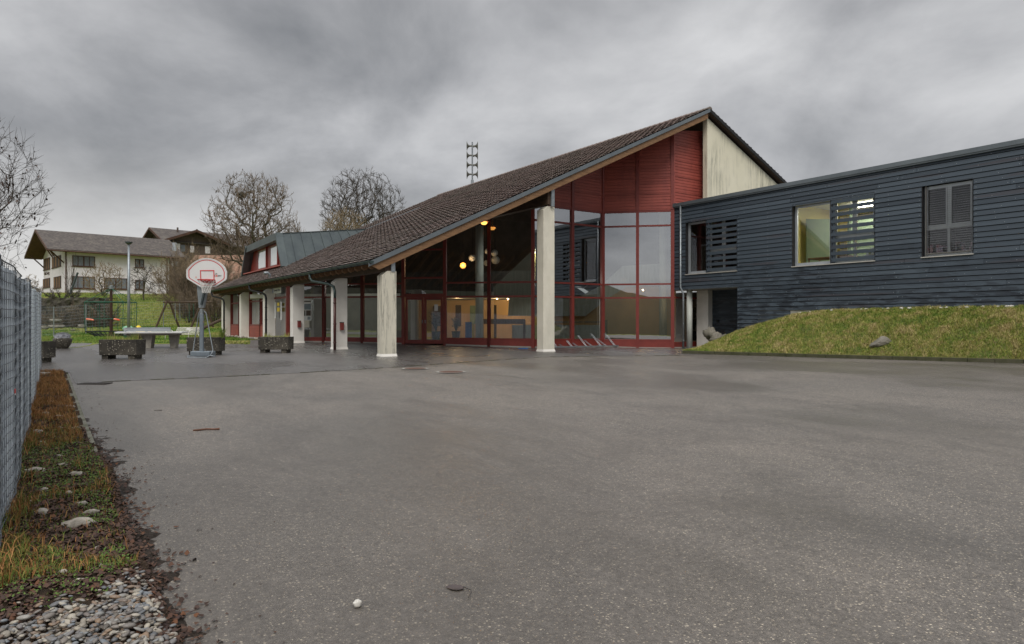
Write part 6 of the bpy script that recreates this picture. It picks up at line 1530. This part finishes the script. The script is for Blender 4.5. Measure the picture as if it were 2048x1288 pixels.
crown_tree('bare_tree','low greenish bare tree at the left foot of the broad round one','tree',tb(686,76,3.0),PX(688,462,76),(2.9,2.5,2.6),420,8,.017,3.6,2,'barkgreen','twig3')
# nest
nz=PX(485,390,67); t=thing('bird_nest','dark round clump of twigs high in the many stemmed tree','nest',nz); m=MB(); r_=random.Random(2)
for k in range(260): 
    a=rv(r_)*.42*r_.uniform(.5,1); a.z*=.75; m.path([a,a+rv(r_)*.28],[.018,.01],3)
m.build('twigs',G_['barkgreen'],t)
# small trees on the bank
FR=dict(lev=4,seg=[5,5,4,3,3],wob=.26,up=[.02,.04,.03,.02],rmin=.010,kids=[6,6,5,4],start=[.25,.2,.15],ang=[.85,.75,.7],len=[.75,.6,.6,.6],trunk=.42)
crown_tree('fruit_tree','spreading bare fruit tree on the bank left of the lamp post','tree',tb(203,73),PX(208,560,73),(2.1,1.8,1.9),300,4,.014,.6,3,'bark','twig3',step=.35,twl=.4)
crown_tree('fruit_tree','small gnarled fruit tree before the white wall right of the lamp post','tree',tb(288,75),PX(290,562,75),(1.9,1.5,2.1),150,9,.015,2.6,1,'barkgreen','twig2',step=.4,twl=.4,down=.2,bumpy=.5)
SH=dict(lev=3,seg=[5,4,4,3],wob=.16,up=[.04,.05,.04],rmin=.011,kids=[8,7,6],start=[.15,.15,.1],ang=[.5,.55,.6],len=[.55,.5,.55],trunk=.75)
labs=['tall tangled bare shrub at the right corner of the white house','dense brown shrub left of the basketball backboard','brown twiggy shrub behind the swing crossbar','ochre shrub overhanging the orange shed roof','bare shrub behind the white bench','leafless shrub between backboard and hall corner','thick twiggy shrub below the chalet balcony','low brown shrub under the shed roof edge','pale brown shrub right behind the basketball pole']
for i,(px,Z,pt,st) in enumerate(((352,70,488,7),(372,66,505,8),(395,64,548,7),(392,72,478,8),(378,61,575,6),(440,64,500,7),(415,70,482,8),(430,60,560,7),(456,68,515,7))):
    p=tb(px,Z); p.z=max(p.z,.2) ; tree('bare_shrub',labs[i],'shrub',p,(644-pt)/FL*Z-p.z,SH,30+i,st,.42,.05,'bark','twig3' if i in(3,6,0) else 'twig',0,.05,'bare shrubs between the houses and the hall')
p=tb(140,66); tree('bare_shrub','thin upright stems growing above the retaining wall','shrub',p,(644-505)/FL*66-p.z,dict(SH,lev=1,kids=[3],ang=[.3]),61,9,.16,.03,'bark','twig3')
p=tb(128,62,2.2); tree('bare_shrub','low dark scrub hanging over the top of the retaining wall','shrub',p,1.1,dict(SH,lev=2),62,9,1.2,.03,'bark','twig2')
for i,(px,Z,hh) in enumerate(((100,59,2.6),(135,59,2.3),(178,59.3,2.6),(205,60,2.9),(62,59,2.6))):
    p=tb(px,Z,-.55); tree('bare_shrub',['brown climber scrub at the left of the dark wall face','grey scrub in the middle of the dark wall face','brown scrub on the wall face left of the climbing net','scrub at the right end of the retaining wall','scrub on the wall hidden partly by the mesh fence'][i],'shrub',p,hh,dict(SH,lev=2),70+i,9,.7,.03,'bark','twig')
p=tb(156,64); a=PX(140,588,63);b_=PX(155.5,545,63); t=thing('leaning_post','dark pole leaning among stems above the retaining wall','pole',a); m=MB(); m.tube(a,b_,.09,n=8); m.build('pole_piece',G_['zinc2'],t,world=True)
p=tb(60,100); tree('bare_tree','pale distant bush tree seen past the left side of the white house','tree',p,(644-548)/FL*100-p.z,dict(FR),88,4,.5,.08,'bark','twig3')
# left tree with withered leaves, trunk outside the frame
LT=dict(lev=5,seg=[7,6,5,4,3,2],wob=.13,up=[.0,-.02,-.015,.0,.02],rmin=.0045,kids=[12,7,6,4,3],start=[.22,.2,.15],ang=[1.15,.62,.6,.6],len=[.50,.5,.5,.5,.5],trunk=1.)
Zl=17.6; crown_tree('bare_tree','overhanging tree with a few withered leaves at the left picture edge','tree',CX((-135-1024)/FL*Zl,Zl,-1.3),PX(-135,395,Zl),(2.45,2.0,2.6),1600,19,.0042,2.2,1,'bark','twig2',1300,.055,step=.28,twl=.34,down=.5,bumpy=.3,droop=.02)
# grass on lawn and bank
rg=random.Random(31); P=[];H=[];R=[]
for i in range(60000):
    Z=31+(80-31)*rg.random()**1.1; px=rg.uniform(84,500); X=(px-1024)/FL*Z; q=CX(X,Z)
    g,Z0=onground(px,690 if 199<px<438 else 696)
    if Z<Z0+.5 or (q.x>10.0 and q.y<51): continue
    if px<215 and 59.<Z<61.5: continue
    z=T(X,Z); 
    if Z<43: z=max(z,-1.03)
    d=fbm(q.x,q.y,.22,3); P.append((q.x,q.y,z-.01)); hh=rg.uniform(.05,.13)*(1.6 if Z>58 else 1); H.append(hh); R.append(min(1,max(0,.35+d*.9+(.36 if Z>60 else .05)+rg.gauss(0,.16))))
blades('lawn_grass',P,H,.045,R,G_['bladeL'],'green winter grass on the lawn and bank behind the playground','grass',.9,15)
# pale stones along the foot of the arcade
rg=random.Random(6)
for i in range(26):
    y=rg.uniform(38,48) if i%2 else rg.uniform(36.6,39.5); x=10.15-rg.uniform(.15,.6)
    rock('edge_stone',(x,y,gz(x,y)+.06),rg.uniform(.07,.15),(1,.8,.6),i+200,G_['cobble'],'pale stone lying at the foot of the hall between the arcade pillars','stone','pale stones at the foot of the arcade',rg.uniform(0,3))
# dirt patch stones near wall, leaf scraps near the net
